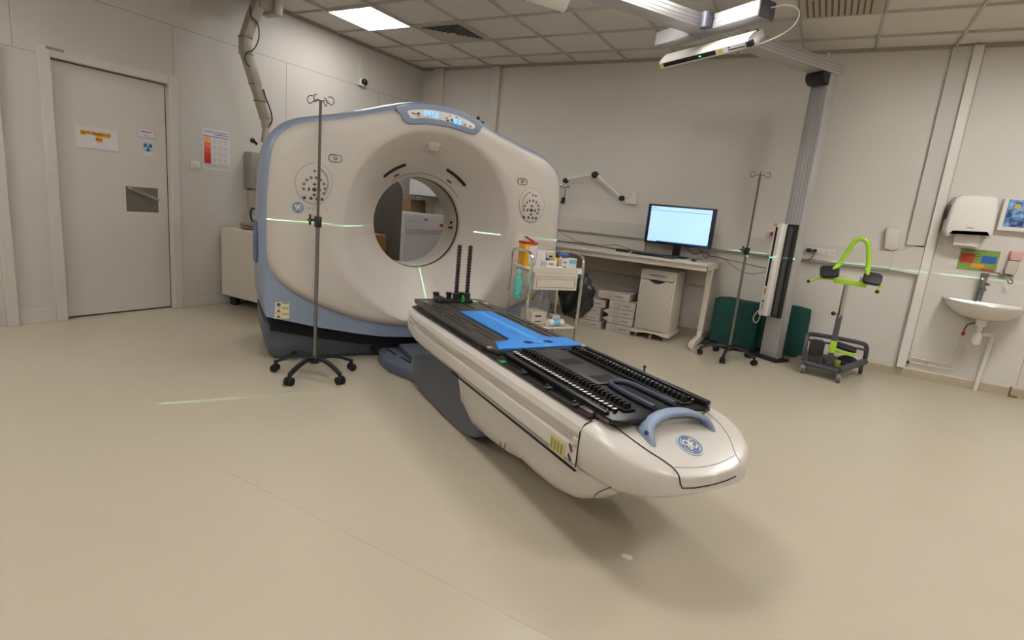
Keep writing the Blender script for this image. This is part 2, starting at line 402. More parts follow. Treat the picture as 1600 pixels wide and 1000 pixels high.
MB().box(-0.285, 0.285, -0.285, 0.285, -0.001, 0.0).build('backing', VL, r, smooth=0)
b = MB(); b2 = MB()
for i in range(6):     # dark L strips paint the shade on the turned louvre faces
    d_ = i*0.036
    b.box(-0.21+d_, 0.25-d_, -0.25+d_, -0.232+d_, -0.006, -0.001); b.box(0.232-d_, 0.25-d_, -0.232+d_, 0.21-d_, -0.006, -0.001)
r_lou = b.build('louvre_shade', VD, r, smooth=0)
r = thing('ceiling_vent', 'beige ceiling grille with parallel slots near the top right beam', 'vent', (-0.22, 5.08, CEIL))
b = MB()
for i in range(11):
    x = -0.24+i*0.043; b.box(x, x+0.014, -0.09-0.08*((i % 3) == 0), 0.26, -0.006, -0.001)
MB().box(-0.285, 0.285, -0.285, 0.285, -0.001, 0.0).build('backing', mat('vent_pale', 'b9ae9c', 0.6), r, smooth=0)
b.build('slot', mat('slot_dark', '6b6252', 0.8), r, smooth=0)

# ------------------------------------------------------------------ CT gantry
GO = (-4.4, 0, 0)
gan = thing('ct_scanner_gantry', 'large white ring shaped scanner gantry with blue sides and lit blue digits on top', 'scanner', W(-4.4, 0), AZ)
def G(): return MB(GO)
half = [(0, 1.885), (.15, 1.872), (.316, 1.828), (.45, 1.782), (.575, 1.742), (.70, 1.703), (.819, 1.672), (.93, 1.64), (1.02, 1.59), (1.085, 1.51), (1.115, 1.40),
        (1.132, 1.2), (1.138, 1.0), (1.132, .77), (1.11, .68), (1.06, .60), (.958, .517), (.79, .427), (.521, .325), (.25, .27), (0, .255)]
right = catmull(half, 5)
outline = right + [(-y, z) for y, z in reversed(right[1:-1])]
CZ = 1.04
def ray_R(poly, a):
    dx, dz = math.sin(a), math.cos(a); best = 9
    n = len(poly)
    for i in range(n):
        (x1, z1), (x2, z2) = poly[i], poly[(i+1) % n]; z1 -= CZ; z2 -= CZ
        ex, ez = x2-x1, z2-z1; den = dx*ez-dz*ex
        if abs(den) < 1e-12: continue
        t = (x1*ez-z1*ex)/den; s_ = (x1*dz-z1*dx)/den
        if t > 0 and -1e-6 <= s_ <= 1+1e-6: best = min(best, t)
    return best
XF, XM, RB = -3.92, -4.24, 0.355
NA = 192
def dish(a):
    up = (math.cos(a)+1)/2; v = 0.68*up+0.75*(1-up); c_, s_ = math.cos(a), math.sin(a)
    return 1/math.sqrt((c_/v)**2+(s_/0.65)**2)
rings = []
RO = [ray_R(outline, 2*PI*i/NA) for i in range(NA)]
def ring(fr_, xx):
    rings.append([(xx(i) if callable(xx) else xx, math.sin(2*PI*i/NA)*fr_(i), CZ+math.cos(2*PI*i/NA)*fr_(i)) for i in range(NA)])
D = [min(dish(2*PI*i/NA), RO[i]-0.06) for i in range(NA)]
ring(lambda i: RB, XM-0.03); ring(lambda i: RB+0.002, XM-0.012); ring(lambda i: RB+0.012, XM)
for k in range(1, 15):
    t = k/15
    ring(lambda i, t=t: RB+0.012+(D[i]-RB-0.012)*t, XM+(XF-XM)*(1-(1-t)**1.12)*0.985)
ring(lambda i: D[i], XF-0.001)
for k in range(1, 5): ring(lambda i, k=k: D[i]+(RO[i]-0.055-D[i])*k/4, XF-0.0008*k)
for dr_, dx_ in ((0.04, 0.008), (0.026, 0.016), (0.014, 0.028), (0.005, 0.045), (0.0, 0.07), (0.002, 0.095)):
    ring(lambda i, q=dr_: RO[i]-q, XF-dx_)
G().loft(rings, caps=False).build('front_cover', CTW, gan, smooth=60)
# bore lining
b = G()
b.lathe([(RB, XM-0.03), (RB, XM-0.04)], (0, 0, CZ), 'x', 96); b.f = b.f[:-2]
b.build('mouth_ring', CTW, gan)
b = G(); b.lathe([(RB, XM-0.04), (RB+0.014, XM-0.042), (RB+0.014, XM-0.07), (RB-0.004, XM-0.072)], (0, 0, CZ), 'x', 96); b.f = b.f[:-2]
b.build('scan_window', mat('window_dark', '55504a', 0.3), gan)
b = G(); b.lathe([(RB-0.004, XM-0.072), (RB-0.004, -4.60), (RB+0.03, -4.68), (RB+0.1, -4.80), (RB+0.16, -4.92)], (0, 0, CZ), 'x', 96); b.f = b.f[:-2]
b.build('bore_liner', CTW, gan)
b = G()
b.box(-4.45, -4.38, RB-0.018, RB-0.006, CZ-0.03, CZ-0.018).box(-4.42, -4.40, RB-0.016, RB-0.005, CZ+0.01, CZ+0.03).build('bore_marking', DARK, gan, smooth=0)
# blue body shell
def off(o, d_): return max(0.0, d_)
body_half = [p for p in half if p[1] > 0.75] + [(1.145, .6), (1.145, .45), (1.13, .353), (.787, .27), (.5, .215), (.327, .19), (0, .175)]
bh = catmull(body_half[:12], 5)[:-1] + body_half[11:]
bo = bh + [(-y, z) for y, z in reversed(bh[1:-1])]
def scaled(poly, d_):
    n = len(poly); out = []
    for i in range(n):
        a, c_ = Vector(poly[i-1]), Vector(poly[(i+1) % n]); t = (c_-a).normalized(); nn = Vector((-t.y, t.x))
        p = Vector(poly[i]); w = 1.0 if p.y > 0.6 else 0.15
        out.append((p.x+nn.x*d_*w, p.y+nn.y*d_*w))
    return out
rr_ = []
for xx, d_ in ((-3.962, -0.012), (-3.965, 0.0), (-3.985, 0.016), (-4.03, 0.034), (-4.10, 0.04), (-4.3, 0.036), (-4.6, 0.02), (-4.8, 0.005), (-4.89, -0.03), (-4.92, -0.07)):
    rr_.append([(xx, y, z) for y, z in scaled(bo, d_)])
b = G().loft(rr_, caps=False)
# front blue plate (lower band) and rear plate with the bore hole
P0 = scaled(bo, -0.012)
lowp = [p for p in P0 if p[1] < 0.78]
lo_r = sorted([p for p in lowp if p[0] >= 0], key=lambda p: -p[1])
blue_low = [(1.13, .78), *lo_r, *[(-y, z) for y, z in reversed(lo_r) if y > 1e-6], (-1.13, .78)]
cov = sorted([p for p in right if p[1] < .79], key=lambda p: -p[1]); cov = [(y-.02, z+.02) for y, z in cov if y > .03]
Ka = 40; La = []; Lb = []
def along(P, t):
    L = [0]
    for p, q in zip(P, P[1:]): L.append(L[-1]+math.dist(p, q))
    d_ = t*L[-1]
    for k in range(len(P)-1):
        if d_ <= L[k+1]+1e-9: f_ = (d_-L[k])/max(1e-9, L[k+1]-L[k]); return (P[k][0]+(P[k+1][0]-P[k][0])*f_, P[k][1]+(P[k+1][1]-P[k][1])*f_)
    return P[-1]
lo_r = [(1.13, .78)]+lo_r
for k in range(Ka+1):
    La.append(along(lo_r, k/Ka)); Lb.append(along(cov, k/Ka))
La[-1] = (0.0, La[-1][1]); Lb[-1] = (0.0, .275)
for sg in (1, -1):
    vs_ = [(-3.9625, sg*y, z) for y, z in La]+[(-3.9625, sg*y, z) for y, z in Lb]
    b.add(vs_, [(k, k+1, Ka+2+k, Ka+1+k) for k in range(Ka)])
n = len(P0); back = scaled(bo, -0.07)
RBk = [ray_R(back, 2*PI*i/NA) for i in range(NA)]
b.loft([[(-4.92, math.sin(2*PI*i/NA)*q, CZ+math.cos(2*PI*i/NA)*q) for i in range(NA) for q in [rf(i)]] for rf in (lambda i: RB+0.16, lambda i: RBk[i])], caps=False)
b.build('side_shell', CTB, gan, smooth=50)
# display console
DSP = [(-.30, 1.838), (-.15, 1.878), (0, 1.893), (.15, 1.88), (.335, 1.826), (.325, 1.775), (.29, 1.745), (.25, 1.738), (.10, 1.768), (-.05, 1.782), (-.14, 1.778), (-.20, 1.762), (-.235, 1.735), (-.262, 1.775)]
DSP = [(-.318, 1.832), (-.15, 1.878), (0, 1.893), (.15, 1.88), (.335, 1.826), (.325, 1.775), (.300, 1.744), (.255, 1.733), (.12, 1.752), (0, 1.757), (-.12, 1.752), (-.215, 1.735), (-.262, 1.748), (-.285, 1.78)]
G().prism(catmull(DSP, 4, True), XF-0.05, XF+0.014, 'x', 0.008).build('console_frame', CTB, gan)
SCR = [(-.235, 1.822), (-.1, 1.848), (.02, 1.852), (.14, 1.842), (.262, 1.805), (.268, 1.78), (.245, 1.768), (.12, 1.788), (0, 1.794), (-.12, 1.789), (-.205, 1.773), (-.228, 1.785)]
con = G().prism(catmull(SCR, 3, True), XF, XF+0.018, 'x', 0.002).build('console_screen', WHITEP, gan)
SEG = {'0': 'abcdef', '1': 'bc', '2': 'abged', '3': 'abgcd', '4': 'fgbc', '5': 'afgcd', '6': 'afgedc', '7': 'abc', '8': 'abcdefg', '9': 'abcdfg'}
def digits(txt, y, z, hgt, slope):
    b = G(); w = hgt*0.5; t = hgt*0.13
    for ch in txt:
        if ch == '.':
            b.box(XF+0.0182, XF+0.020, y, y+t, z-hgt/2, z-hgt/2+t); y += t*2.2; z += slope*t*2.2; continue
        H_ = hgt/2
        R = {'a': (0, w, H_-t, H_), 'g': (0, w, -t/2, t/2), 'd': (0, w, -H_, -H_+t), 'f': (0, t, 0, H_), 'b': (w-t, w, 0, H_), 'e': (0, t, -H_, 0), 'c': (w-t, w, -H_, 0)}
        for s_ in SEG[ch]:
            q = R[s_]; b.box(XF+0.0182, XF+0.020, y+q[0], y+q[1], z+q[2], z+q[3])
        y += w*1.55; z += slope*w*1.55
    return b
o = digits('547.0', -0.125, 1.822, 0.034, -0.02).build('digits', LEDB, gan, smooth=0)
o = digits('0.0', 0.105, 1.803, 0.034, -0.1).build('digits', LEDB, gan, smooth=0)
b = G()
for y, z, w, h_ in ((-.205, 1.808, .012, .012), (-.185, 1.806, .02, .008), (-.165, 1.812, .018, .014), (-.165, 1.796, .014, .008), (.045, 1.815, .012, .01), (.055, 1.80, .018, .012), (.085, 1.806, .014, .02), (.19, 1.79, .01, .01), (.235, 1.785, .008, .014), (.07, 1.833, .008, .008), (.12, 1.832, .014, .006)):
    b.box(XF+0.018, XF+0.0195, y-w/2, y+w/2, z-h_/2, z+h_/2)
b.build('console_icon', INKD, gan, smooth=0)
# recessed logo plate under the console, on the sloping dish
def dish_x(y, z):
    a = math.atan2(y, z-CZ); r_ = math.hypot(y, z-CZ); D_ = dish(a); t = (r_-RB-0.012)/(D_-RB-0.012)
    return XM+(XF-XM)*(1-(1-max(0, min(1, t)))**1.12)*0.985
xq = dish_x(0, 1.62)
b = G(); rq = Matrix.Rotation(math.radians(30), 3, 'Y')
b.obox((xq+0.004, 0.0, 1.622), (0.012, 0.10, 0.085), rq, 0.005); b.build('indicator_plate', CTW, gan)
b = G()
for y in (-0.024, 0.024): b.obox((xq+0.013, y, 1.634), (0.004, 0.026, 0.02), rq, 0.001)
b.tube([(xq+0.011, y, z) for y, z in rrect(-0.046, 0.046, 1.583, 1.661, 0.015, 3)], 0.0016, 5, closed=True)
b.build('indicator_icon', INK, gan)
# slots on the dish
def arc_slot(a0, a1, r_, wid, name):
    b = G(); P = []
    for k in range(13):
        a = math.radians(a0+(a1-a0)*k/12); y, z = math.sin(a)*r_, CZ+math.cos(a)*r_
        P.append((dish_x(y, z)+0.001, y, z))
    b.tube(P, wid, 8); b.ball(P[0], wid, u=8, v=6); b.ball(P[-1], wid, u=8, v=6)
    return b.build(name, DARK, gan)
arc_slot(-44, -22, 0.462, 0.013, 'light_slot'); arc_slot(22, 44, 0.462, 0.013, 'light_slot')
arc_slot(-34, -29, 0.408, 0.006, 'small_slot'); arc_slot(29, 34, 0.408, 0.006, 'small_slot')
b = G()
for a0 in range(-38, 39, 2):
    pass
P = [(dish_x(math.sin(math.radians(a))*0.385, CZ+math.cos(math.radians(a))*0.385)+0.002, math.sin(math.radians(a))*0.385, CZ+math.cos(math.radians(a))*0.385) for a in range(-40, 56, 3)]
b.tube(P, 0.0022, 5).build('mouth_seam', INK, gan)
# control panels left and right
def control_panel(yc, mir):
    OUT = [(0.03, .150), (.10, .10), (.125, .02), (.10, -.07), (.05, -.13), (-.03, -.135), (-.10, -.09), (-.128, 0.0), (-.11, .07), (-.05, .13)]
    P = [(yc+mir*y*0.92, 1.26+z*0.92) for y, z in catmull(OUT, 4, True)]
    p = G().prism(P, XF-0.004, XF+0.004, 'x', 0.002).build('control_panel', CTW, gan)
    G().tube([(XF+0.003, y, z) for y, z in P], 0.0022, 5, closed=True).build('panel_rim', mat('rim_soft', 'a0978c', 0.5), p)
    q = G()
    Q = [(XF+0.005, yc+mir*y*0.7+(0), 1.26+z*0.72) for y, z in catmull(OUT, 4, True)][:13] 
    q.tube(Q, 0.006, 6).build('panel_recess', mat('recess_shade', 'a09689', 0.5), p)
    k = G(); kd = G()
    for i in range(9):
        a = math.radians(-100+i*27); k.cyl((XF+0.004, yc+0.068*math.sin(a), 1.235+0.068*math.cos(a)), (XF+0.007, yc+0.068*math.sin(a), 1.235+0.068*math.cos(a)), 0.010, seg=10)
    k.cyl((XF+0.004, yc+0.0, 1.345), (XF+0.007, yc+0.0, 1.345), 0.009, seg=10).cyl((XF+0.004, yc+0.028, 1.343), (XF+0.007, yc+0.028, 1.343), 0.009, seg=10)
    k.build('button', INK, p)
    for dy, dz, w, h_ in ((0, .034, .02, .013), (0, -.034, .02, .013), (.034, 0, .013, .02), (-.034, 0, .013, .02)):
        kd.box(XF+0.004, XF+0.0075, yc+dy-w/2, yc+dy+w/2, 1.225+dz-h_/2, 1.225+dz+h_/2, 0.002)
    kd.cyl((XF+0.004, yc, 1.225), (XF+0.008, yc, 1.225), 0.014, seg=12)
    for dy in (-.062, -.02, .02, .05): kd.box(XF+0.004, XF+0.0075, yc+dy-.009, yc+dy+.009, 1.157, 1.175, 0.002)
    kd.build('arrow_button', INKD, p)
control_panel(-.845, 1); control_panel(.83, -1)
for yc in (-.715, .725):
    p = G().tube([(XF+0.002, y, z) for y, z in rrect(yc-.042, yc+.042, 1.418, 1.464, .021, 5)], 0.0028, 5, closed=True).build('start_button', INK, gan)
    G().tube([(XF+0.002, yc+.012*math.cos(k), 1.441+.009*math.sin(k)) for k in [2*PI*i/12 for i in range(12)]], 0.0025, 5, closed=True).build('start_icon', INK, p)
# manufacturer's round badge and model lettering on the front
def badge(parent, Mx, R, ring_mat, disc_mat, letter_mat):
    b = MB(); b.lathe([(0, 0), (R, 0), (R, R*0.06), (R*0.97, R*0.09), (R*0.9, R*0.09), (R*0.88, R*0.05), (0, R*0.05)], (0, 0, 0), 'z', 40); b.v = [tuple(Mx @ Vector(v)) for v in b.v]
    p = b.build('badge_rim', ring_mat, parent)
    b = MB().cyl((0, 0, R*0.05), (0, 0, R*0.066), R*0.86, seg=40); b.v = [tuple(Mx @ Vector(v)) for v in b.v]; b.build('badge_disc', disc_mat, p)
    b = MB(); h = R*0.08
    def cur(P, r_): b.tube([(x*R, y*R, h) for x, y in catmull(P, 5)], r_*R, 6)
    cur([(-.06, .20), (-.18, .42), (-.42, .38), (-.48, .12), (-.30, -.02), (-.08, .10), (.0, .32), (.02, .05), (-.06, -.25), (-.22, -.42), (-.30, -.22), (-.12, -.08), (.10, .02)], .055)   # G loop
    cur([(.42, .34), (.24, .44), (.10, .30), (.20, .12), (.36, .12), (.18, .06), (.08, -.12), (.22, -.34), (.44, -.26), (.50, -.06)], .055)   # E loop
    cur([(-.70, .05), (-.60, .42), (-.34, .64)], .03); cur([(.34, .64), (.60, .42), (.70, .05)], .03)
    cur([(-.70, -.1), (-.56, -.46), (-.28, -.66)], .03); cur([(.28, -.66), (.56, -.46), (.70, -.1)], .03)
    b.v = [tuple(Mx @ Vector(v)) for v in b.v]
    b.build('badge_monogram', letter_mat, p)
BADGE = mat('badge_blue', '6e87a3', 0.4); 
badge(gan, frame((XF+4.4, -.945, 1.10), (0, 1, 0), (0, 0, 1)), 0.036, BADGE, BADGE, WHITEP)
for y_, h_ in ((-.875, .016), (-.85, .022), (-.825, .014), (-.76, .014)): G().box(XF, XF+0.0015, y_-.004, y_+.004, 1.098-h_/2, 1.098+h_/2).build('faint_print', mat('faint_ink', '9a928d', 0.6), gan, smooth=0)
G().box(XF, XF+0.0015, -.875, -.835, 1.052, 1.058).build('faint_print', mat('faint_ink', '9a928d', 0.6), gan, smooth=0)
# warning stickers on the lower blue band
for k, z in enumerate((0.437, 0.397, 0.357)):
    p = G().box(-3.9625, -3.9605, -1.075+k*-.002, -.985, z-.018, z+.018).build('warning_sticker', mat('sticker_cream', 'cfc7ae', 0.6), gan, smooth=0)
    G().box(-3.9605, -3.9595, -1.03, -.99, z+.006, z+.016).build('sticker_header', mat('sticker_yellow' if k else 'sticker_grey', 'c0a83a' if k else '8a8272', 0.6), p, smooth=0)
    (G().cyl((-3.9605, -1.053, z), (-3.9595, -1.053, z), 0.013, seg=14) if k == 0 else G().prism([(-1.067, z-.012), (-1.039, z-.012), (-1.053, z+.012)], -3.9605, -3.9595, 'x')).build('sticker_symbol', mat('sticker_blue' if k == 0 else 'sticker_brown', '3b4f7a' if k == 0 else '7a5a20', 0.6), p, smooth=0)
for k, (y, z) in enumerate(((.905, .475), (.955, .49), (1.03, .55), (1.03, .51), (1.03, .47))):
    p = G().box(-3.9625, -3.9605, y-.022, y+.022, z-.017, z+.017).build('warning_sticker', mat('sticker_yellow', 'c0a83a') if k < 2 else mat('sticker_cream', 'cfc7ae', 0.6), gan, smooth=0)
    G().cyl((-3.9605, y, z), (-3.9595, y, z), .009, seg=10).build('sticker_symbol', INKD, p, smooth=0)
# slate base with the dark gap above it
gap = [(-1.09, .33), (-1.10, .24), (-.8, .18), (-.47, .12), (0, .10), (.47, .12), (.8, .18), (1.10, .24), (1.09, .33), (.787, .30), (.4, .24), (0, .22), (-.4, .24), (-.787, .30)]
G().prism(gap, -4.84, -4.03, 'x').build('gap', DARK, gan, smooth=0)
bt = [(-1.135, .30), (-1.10, .268), (-.8, .208), (-.47, .150), (-.268, .124), (0, .115), (.268, .124), (.47, .15), (.8, .208), (1.10, .268), (1.135, .30)]
rr_ = []
for k, (q, zz) in enumerate(((0.93, 0.0), (0.965, 0.03), (0.99, 0.12), (1.0, None))):
    rg = []
    N_ = len(bt)
    front = [(y*q, (z if zz is None else min(zz, z))) for y, z in bt]
    xf = -4.05 + (-0.10 if k == 0 else -0.07 if k == 1 else -0.03 if k == 2 else 0)
    for i, (y, z) in enumerate(front):
        rg.append((xf - (0.05 if i in (0, N_-1) else 0), y, z))
    for (y, z) in reversed(front): rg.append((-4.90, y*0.99, z))
    rr_.append(rg)
G().loft(rr_).build('base_skirt', CTG, gan, smooth=45)
for y in (-.93, -.36): G().cyl((-4.14, y, .045 if y < -.5 else .06), (-4.065, y, .045 if y < -.5 else .06), 0.017, seg=12).build('floor_bolt_hole', DARK, gan)
# small black cap parts on the top and side
G().tube([(-4.5, -1.15, 1.50), (-4.5, -1.165, 1.515), (-4.5, -1.175, 1.52)], 0.01, 8).ball((-4.5, -1.18, 1.525), 0.018, u=10, v=8).build('side_knob', BLACK, gan)
G().ball((-4.0, .335, 1.868), 0.014, u=10, v=8).box(-4.02, -3.98, .33, .38, 1.83, 1.85, 0.004).build('top_knob', BLACK, gan)
# raised patch in mottled darker blue on the side
G().box(-4.28, -4.10, -1.192, -1.176, 0.70, 0.98, 0.003).build('side_patch', mat('side_mottle', '5f6f86', 0.5, var=0.4, scale=25), gan)

# ------------------------------------------------------------------ patient table
TO = (-2.3, 0, 0)
tab = thing('patient_table', 'long white patient table in front of the scanner with a rounded foot end', 'table', W(-2.3, 0), AZ)
def T(): return MB(TO)
def sec(n, hw, zt, zb, groove=True):
    k = hw/0.335; s_ = lambda z: zb+(z-.345)/(.53-.345)*(zt-zb)
    Hf = [(0, .53), (.26, .53), (.305, .522), (.327, .505), (.335, .482), (.330, .462), (.317, .455), (.317, .432), (.331, .424), (.335, .40), (.335, .37), (.322, .349), (.30, .345), (0, .345)]
    if not groove: Hf = [(y, z) if not (y in (.317,)) else (.334, z) for y, z in Hf]
    P = [(y*k, s_(z)) for y, z in Hf]
    P = P + [(-y, z) for y, z in reversed(P[1:-1])]
    return [(n, y, z) for y, z in P]
rs = [sec(-3.52, .235, .525, .47, False), sec(-3.50, .275, .53, .44, False), sec(-3.44, .31, .53, .41, False), sec(-3.36, .33, .53, .38, False), sec(-3.25, .335, .53, .355, False), sec(-3.22, .335, .53, .35)]
for n_ in (-3.05, -2.8, -2.5, -2.2, -1.9, -1.6, -1.50): rs.append(sec(n_, .335, .53, .345 if n_ > -3 else .345))
rs += [sec(-1.47, .335, .53, .345, False), sec(-1.4325, .335, .53, .345, False)]
T().loft(rs).build('upper_cover', TBW, tab, smooth=24)
for s_ in (-1, 1):
    T().box(-2.98, -2.52, s_*.324, s_*.3335, .46, .485, 0.004).build('side_inlay', mat('inlay_cream', 'cdc3ae', 0.4), tab)
    T().box(-2.6, -1.435, s_*.326, s_*.3362, .3415, .3455).build('seam_line', DARK, tab, smooth=0)
# nose
def nose_hw(t, e=2.5): return .335*(max(0, 1-t**e))**(1/e)
rg = []
NT = [0, .06, .14, .24, .36, .48, .60, .70, .79, .865, .925, .965, .988, 1.0]
L_ = .315
prev = None
for t in NT:
    n_ = -1.43+L_*t; hw = max(nose_hw(t), 0.012)
    ztop = .53 - .02*t - .075*t*t
    zbot = .345 + .035*max(0, (t-.6)/.4)**2
    zc = .5*(ztop+zbot); 
    P = []
    K = 13
    for k in range(K):
        a = PI/2*(1-2*k/(K-1)); e2 = 0.27
        y = hw*abs(math.cos(a))**e2; z = zc+(ztop-zbot)/2*math.copysign(abs(math.sin(a))**e2, math.sin(a))
        P.append((y, z))
    crown = 0.0
    ring_ = [(n_, 0, ztop)] + [(n_, y, z) for y, z in P] + [(n_, 0, zbot)] + [(n_, -y, z) for y, z in reversed(P)]
    rg.append(ring_)
T().loft(rg).build('foot_cover', TBW, tab, smooth=50)
T().tube([(-1.4315, y, z) for y, z in ((-.29, .5305), (-.318, .52), (-.336, .49), (-.3365, .40), (-.336, .36))], 0.0025, 5).build('cover_seam', DARK, tab)
def nose_top(n_, y=0.0):
    t = (n_+1.43)/L_; t0 = max(0, t); zt_ = .53 - .02*t0 - .075*t0*t0
    hw = max(nose_hw(min(max(t, 0), .999)), .012); zb = .345+.035*max(0, (t-.6)/.4)**2; zc = (zt_+zb)/2
    c_ = min(1, abs(y)/hw)**(1/0.27); return zc+(zt_-zc)*math.sqrt(max(0, 1-c_*c_))**0.27
def nose_front(y, z):
    n_ = -1.112
    while n_ > -1.4:
        t = (n_+1.43)/L_
        if t < 1:
            zt_ = .53 - .02*t - .075*t*t; zb = .345+.035*max(0, (t-.6)/.4)**2; zc = (zt_+zb)/2; hw = max(nose_hw(t), .012)
            if abs(z-zc) < (zt_-zb)/2 and (abs(y)/hw)**(2/.27)+(abs(z-zc)/((zt_-zb)/2))**(2/.27) <= 1: return n_
        n_ -= .0008
    return n_
lid = [(-1.43, -.235), (-1.33, -.225), (-1.25, -.20), (-1.19, -.165), (-1.165, -.151), (-1.15, -.149), (-1.138, -.148)]
b = T()
P = [(n_, y, nose_top(n_, y)+.0016) for n_, y in catmull(lid, 4)]
P += [(nose_front(y, z)+.0012, y, z) for y, z in ((-.148, .436), (-.144, .42), (-.135, .405), (-.09, .402), (-.04, .402), (0.01, .403), (.06, .405), (.11, .408))]
b.tube(P, 0.0022, 5); b.build('lid_seam', DARK, tab)
P = [(n_, -y, nose_top(n_, y)+.0006) for n_, y in catmull(lid, 4)]
T().tube(P, 0.0014, 5).tube([(n_, y, nose_top(n_, y)+.0006) for n_, y in catmull([(-1.165, -.14), (-1.15, -.05), (-1.15, .05), (-1.165, .14)], 4)], 0.0012, 5).build('lid_edge', mat('edge_soft', '9d958b', 0.5), tab)
# badge on the nose
nz_ = nose_top(-1.235)
badge(tab, frame((-1.235+2.3, -.008, nz_-0.001), Vector((0, 1, 0)), Vector((-1, 0, .38))), 0.05, mat('badge_rim_pale', 'b4bfc6', 0.4), mat('badge_slate', '5d6f92', 0.5), WHITEP)
# blue grab handle across the foot end
b = T(); rgs = []
for k in range(25):
    t = k/24; a = PI*t; y = -.155*math.cos(a); z = .495+.075*math.sin(a)**0.8
    n_ = -1.30 - .025*math.sin(a); w = .052+.05*max(0, 1-t*5)+.01*max(0, (t-.85)*5); th = .024
    nn = Vector((0, -math.cos(a), math.sin(a))); c_ = Vector((n_-.012*math.sin(a), y, z)); q = []
    for j_ in range(12):
        f_ = 2*PI*j_/12; q.append(c_ + Vector((1, 0, 0))*math.copysign(abs(math.cos(f_))**.6, math.cos(f_))*w/2 + nn*math.copysign(abs(math.sin(f_))**.6, math.sin(f_))*th/2)
    rgs.append(q)
hd = b.loft(rgs).build('grab_handle', HANDLE, tab, smooth=60)
T().ball((-1.296, -.158, .523), 0.012, (1, .4, 1), u=12, v=8).build('handle_hole', mat('hole_navy', '3a4558', 0.4), hd)
# lower fairing
prof = [(-2.56, .30, .31), (-2.52, .16, .31), (-2.4, .10, .31), (-2.2, .105, .31), (-2.0, .125, .31), (-1.90, .145, .31), (-1.885, .155, .315), (-1.75, .155, .318), (-1.6, .165, .318), (-1.48, .195, .315), (-1.38, .25, .30), (-1.29, .315, .27), (-1.25, .341, .22)]
rg = []
for n_, zb, hw in prof:
    P = [(0, .345), (hw, .345), (hw, zb+(.345-zb)*.6), (hw-.008, zb+(.345-zb)*.3), (hw-.03, zb+(.345-zb)*.1), (hw-.07, zb), (0, zb)]
    P = P+[(-y, z) for y, z in reversed(P[1:-1])]; rg.append([(n_, y, z) for y, z in P])
T().loft(rg).build('lower_cover', TBW, tab, smooth=50)
def fh(n_):
    for (a, za, ha), (c_, zc, hc) in zip(prof, prof[1:]):
        if a <= n_ <= c_: t = (n_-a)/(c_-a); return za+(zc-za)*t, ha+(hc-ha)*t
b = T()
P = []
for k in range(9):
    n_ = -1.30-.09*(k/8)**1.5; zb, hw = fh(n_); f_ = 1-k/8
    P.append((n_, -(hw+0.0015-(.03*max(0, (.3-f_)/.3))), zb+(.345-zb)*f_*0.98))
b.tube(P, 0.0022, 5)
b.tube([(-2.03, -.314, .19), (-2.0, -.315, .165), (-1.985, -.313, .18), (-1.98, -.313, .205)], 0.0025, 5)
b.build('fairing_seam', mat('seam_grey', '5d5750', 0.6), tab)
p = T().obox((-1.555, -.3365, .385), (.10, .002, .055), None, 0.0).build('yellow_label', mat('label_yellow', 'c2b579', 0.6), tab, smooth=0)
b = T()
for k in range(4): b.box(-1.597+.022*k, -1.585+.022*k, -.3384, -.3374, .365, .405)
b.build('label_print', mat('label_ink', '8f8350', 0.6), p, smooth=0)
T().prism([(-1.485, .385), (-1.465, .365), (-1.46, .372), (-1.478, .393)], -.3385, -.3365, 'y').prism([(-1.485, .425), (-1.465, .400), (-1.46, .408), (-1.478, .432)], -.3385, -.3365, 'y').build('arrow_mark', INKD, p, smooth=0)
# leg fairings, base plate and lift
arm = [(-3.40, .115), (-3.40, .18), (-3.36, .225), (-3.19, .278), (-3.05, .315), (-2.92, .332), (-2.80, .33), (-2.66, .305), (-2.53, .27), (-2.40, .222), (-2.33, .175), (-2.315, .13), (-2.335, .08), (-2.40, .045), (-2.52, .022), (-2.70, .012), (-2.95, .012), (-3.2, .02), (-3.35, .04), (-3.39, .07)]
armP = catmull(arm, 3, True)
for s_ in (-1, 1):
    y0, y1 = (-.282, -.17) if s_ < 0 else (.17, .282)
    T().prism(armP, y0, y1, 'y', 0.018, 3).build('lift_arm', ARMG, tab, smooth=50)
bp_ = [(-4.045, -.30), (-4.0, -.335), (-3.90, -.362), (-3.73, -.362), (-3.57, -.315), (-3.42, -.25), (-3.2, -.19), (-2.6, -.165), (-2.45, -.12)]
bp_ = catmull(bp_, 3); bp_ = bp_ + [(x, -y) for x, y in reversed(bp_)]
T().prism(bp_, 0.0, 0.085, 'z', 0.02, 3).build('base_plate', CTG, tab, smooth=50)
b = T()
for x0, x1, y in ((-3.98, -3.82, -.27), (-3.76, -3.60, -.23), (-3.95, -3.80, -.14)): b.obox(((x0+x1)/2, y, .086), (x1-x0, .014, .004), Matrix.Rotation(math.radians(8), 3, 'Z'))
b.build('base_slot', DARK, tab, smooth=0)
T().box(-3.98, -3.5, -.20, .20, .086, .13, 0.02).build('base_riser', CTG, tab)
b = T()
b.obox((-2.95, 0, .21), (.9, .28, .06), Matrix.Rotation(math.radians(-14), 3, 'Y'), 0.01).obox((-2.85, 0, .2), (.75, .24, .06), Matrix.Rotation(math.radians(16), 3, 'Y'), 0.01).box(-3.3, -2.55, -.14, .14, .30, .35, 0.01)
b.build('scissor_lift', mat('lift_dark', '2c2b2d', 0.6), tab)
T().box(-3.42, -1.43, -.27, .27, .53, .541, 0.004).build('cradle_top', BLKB, tab)

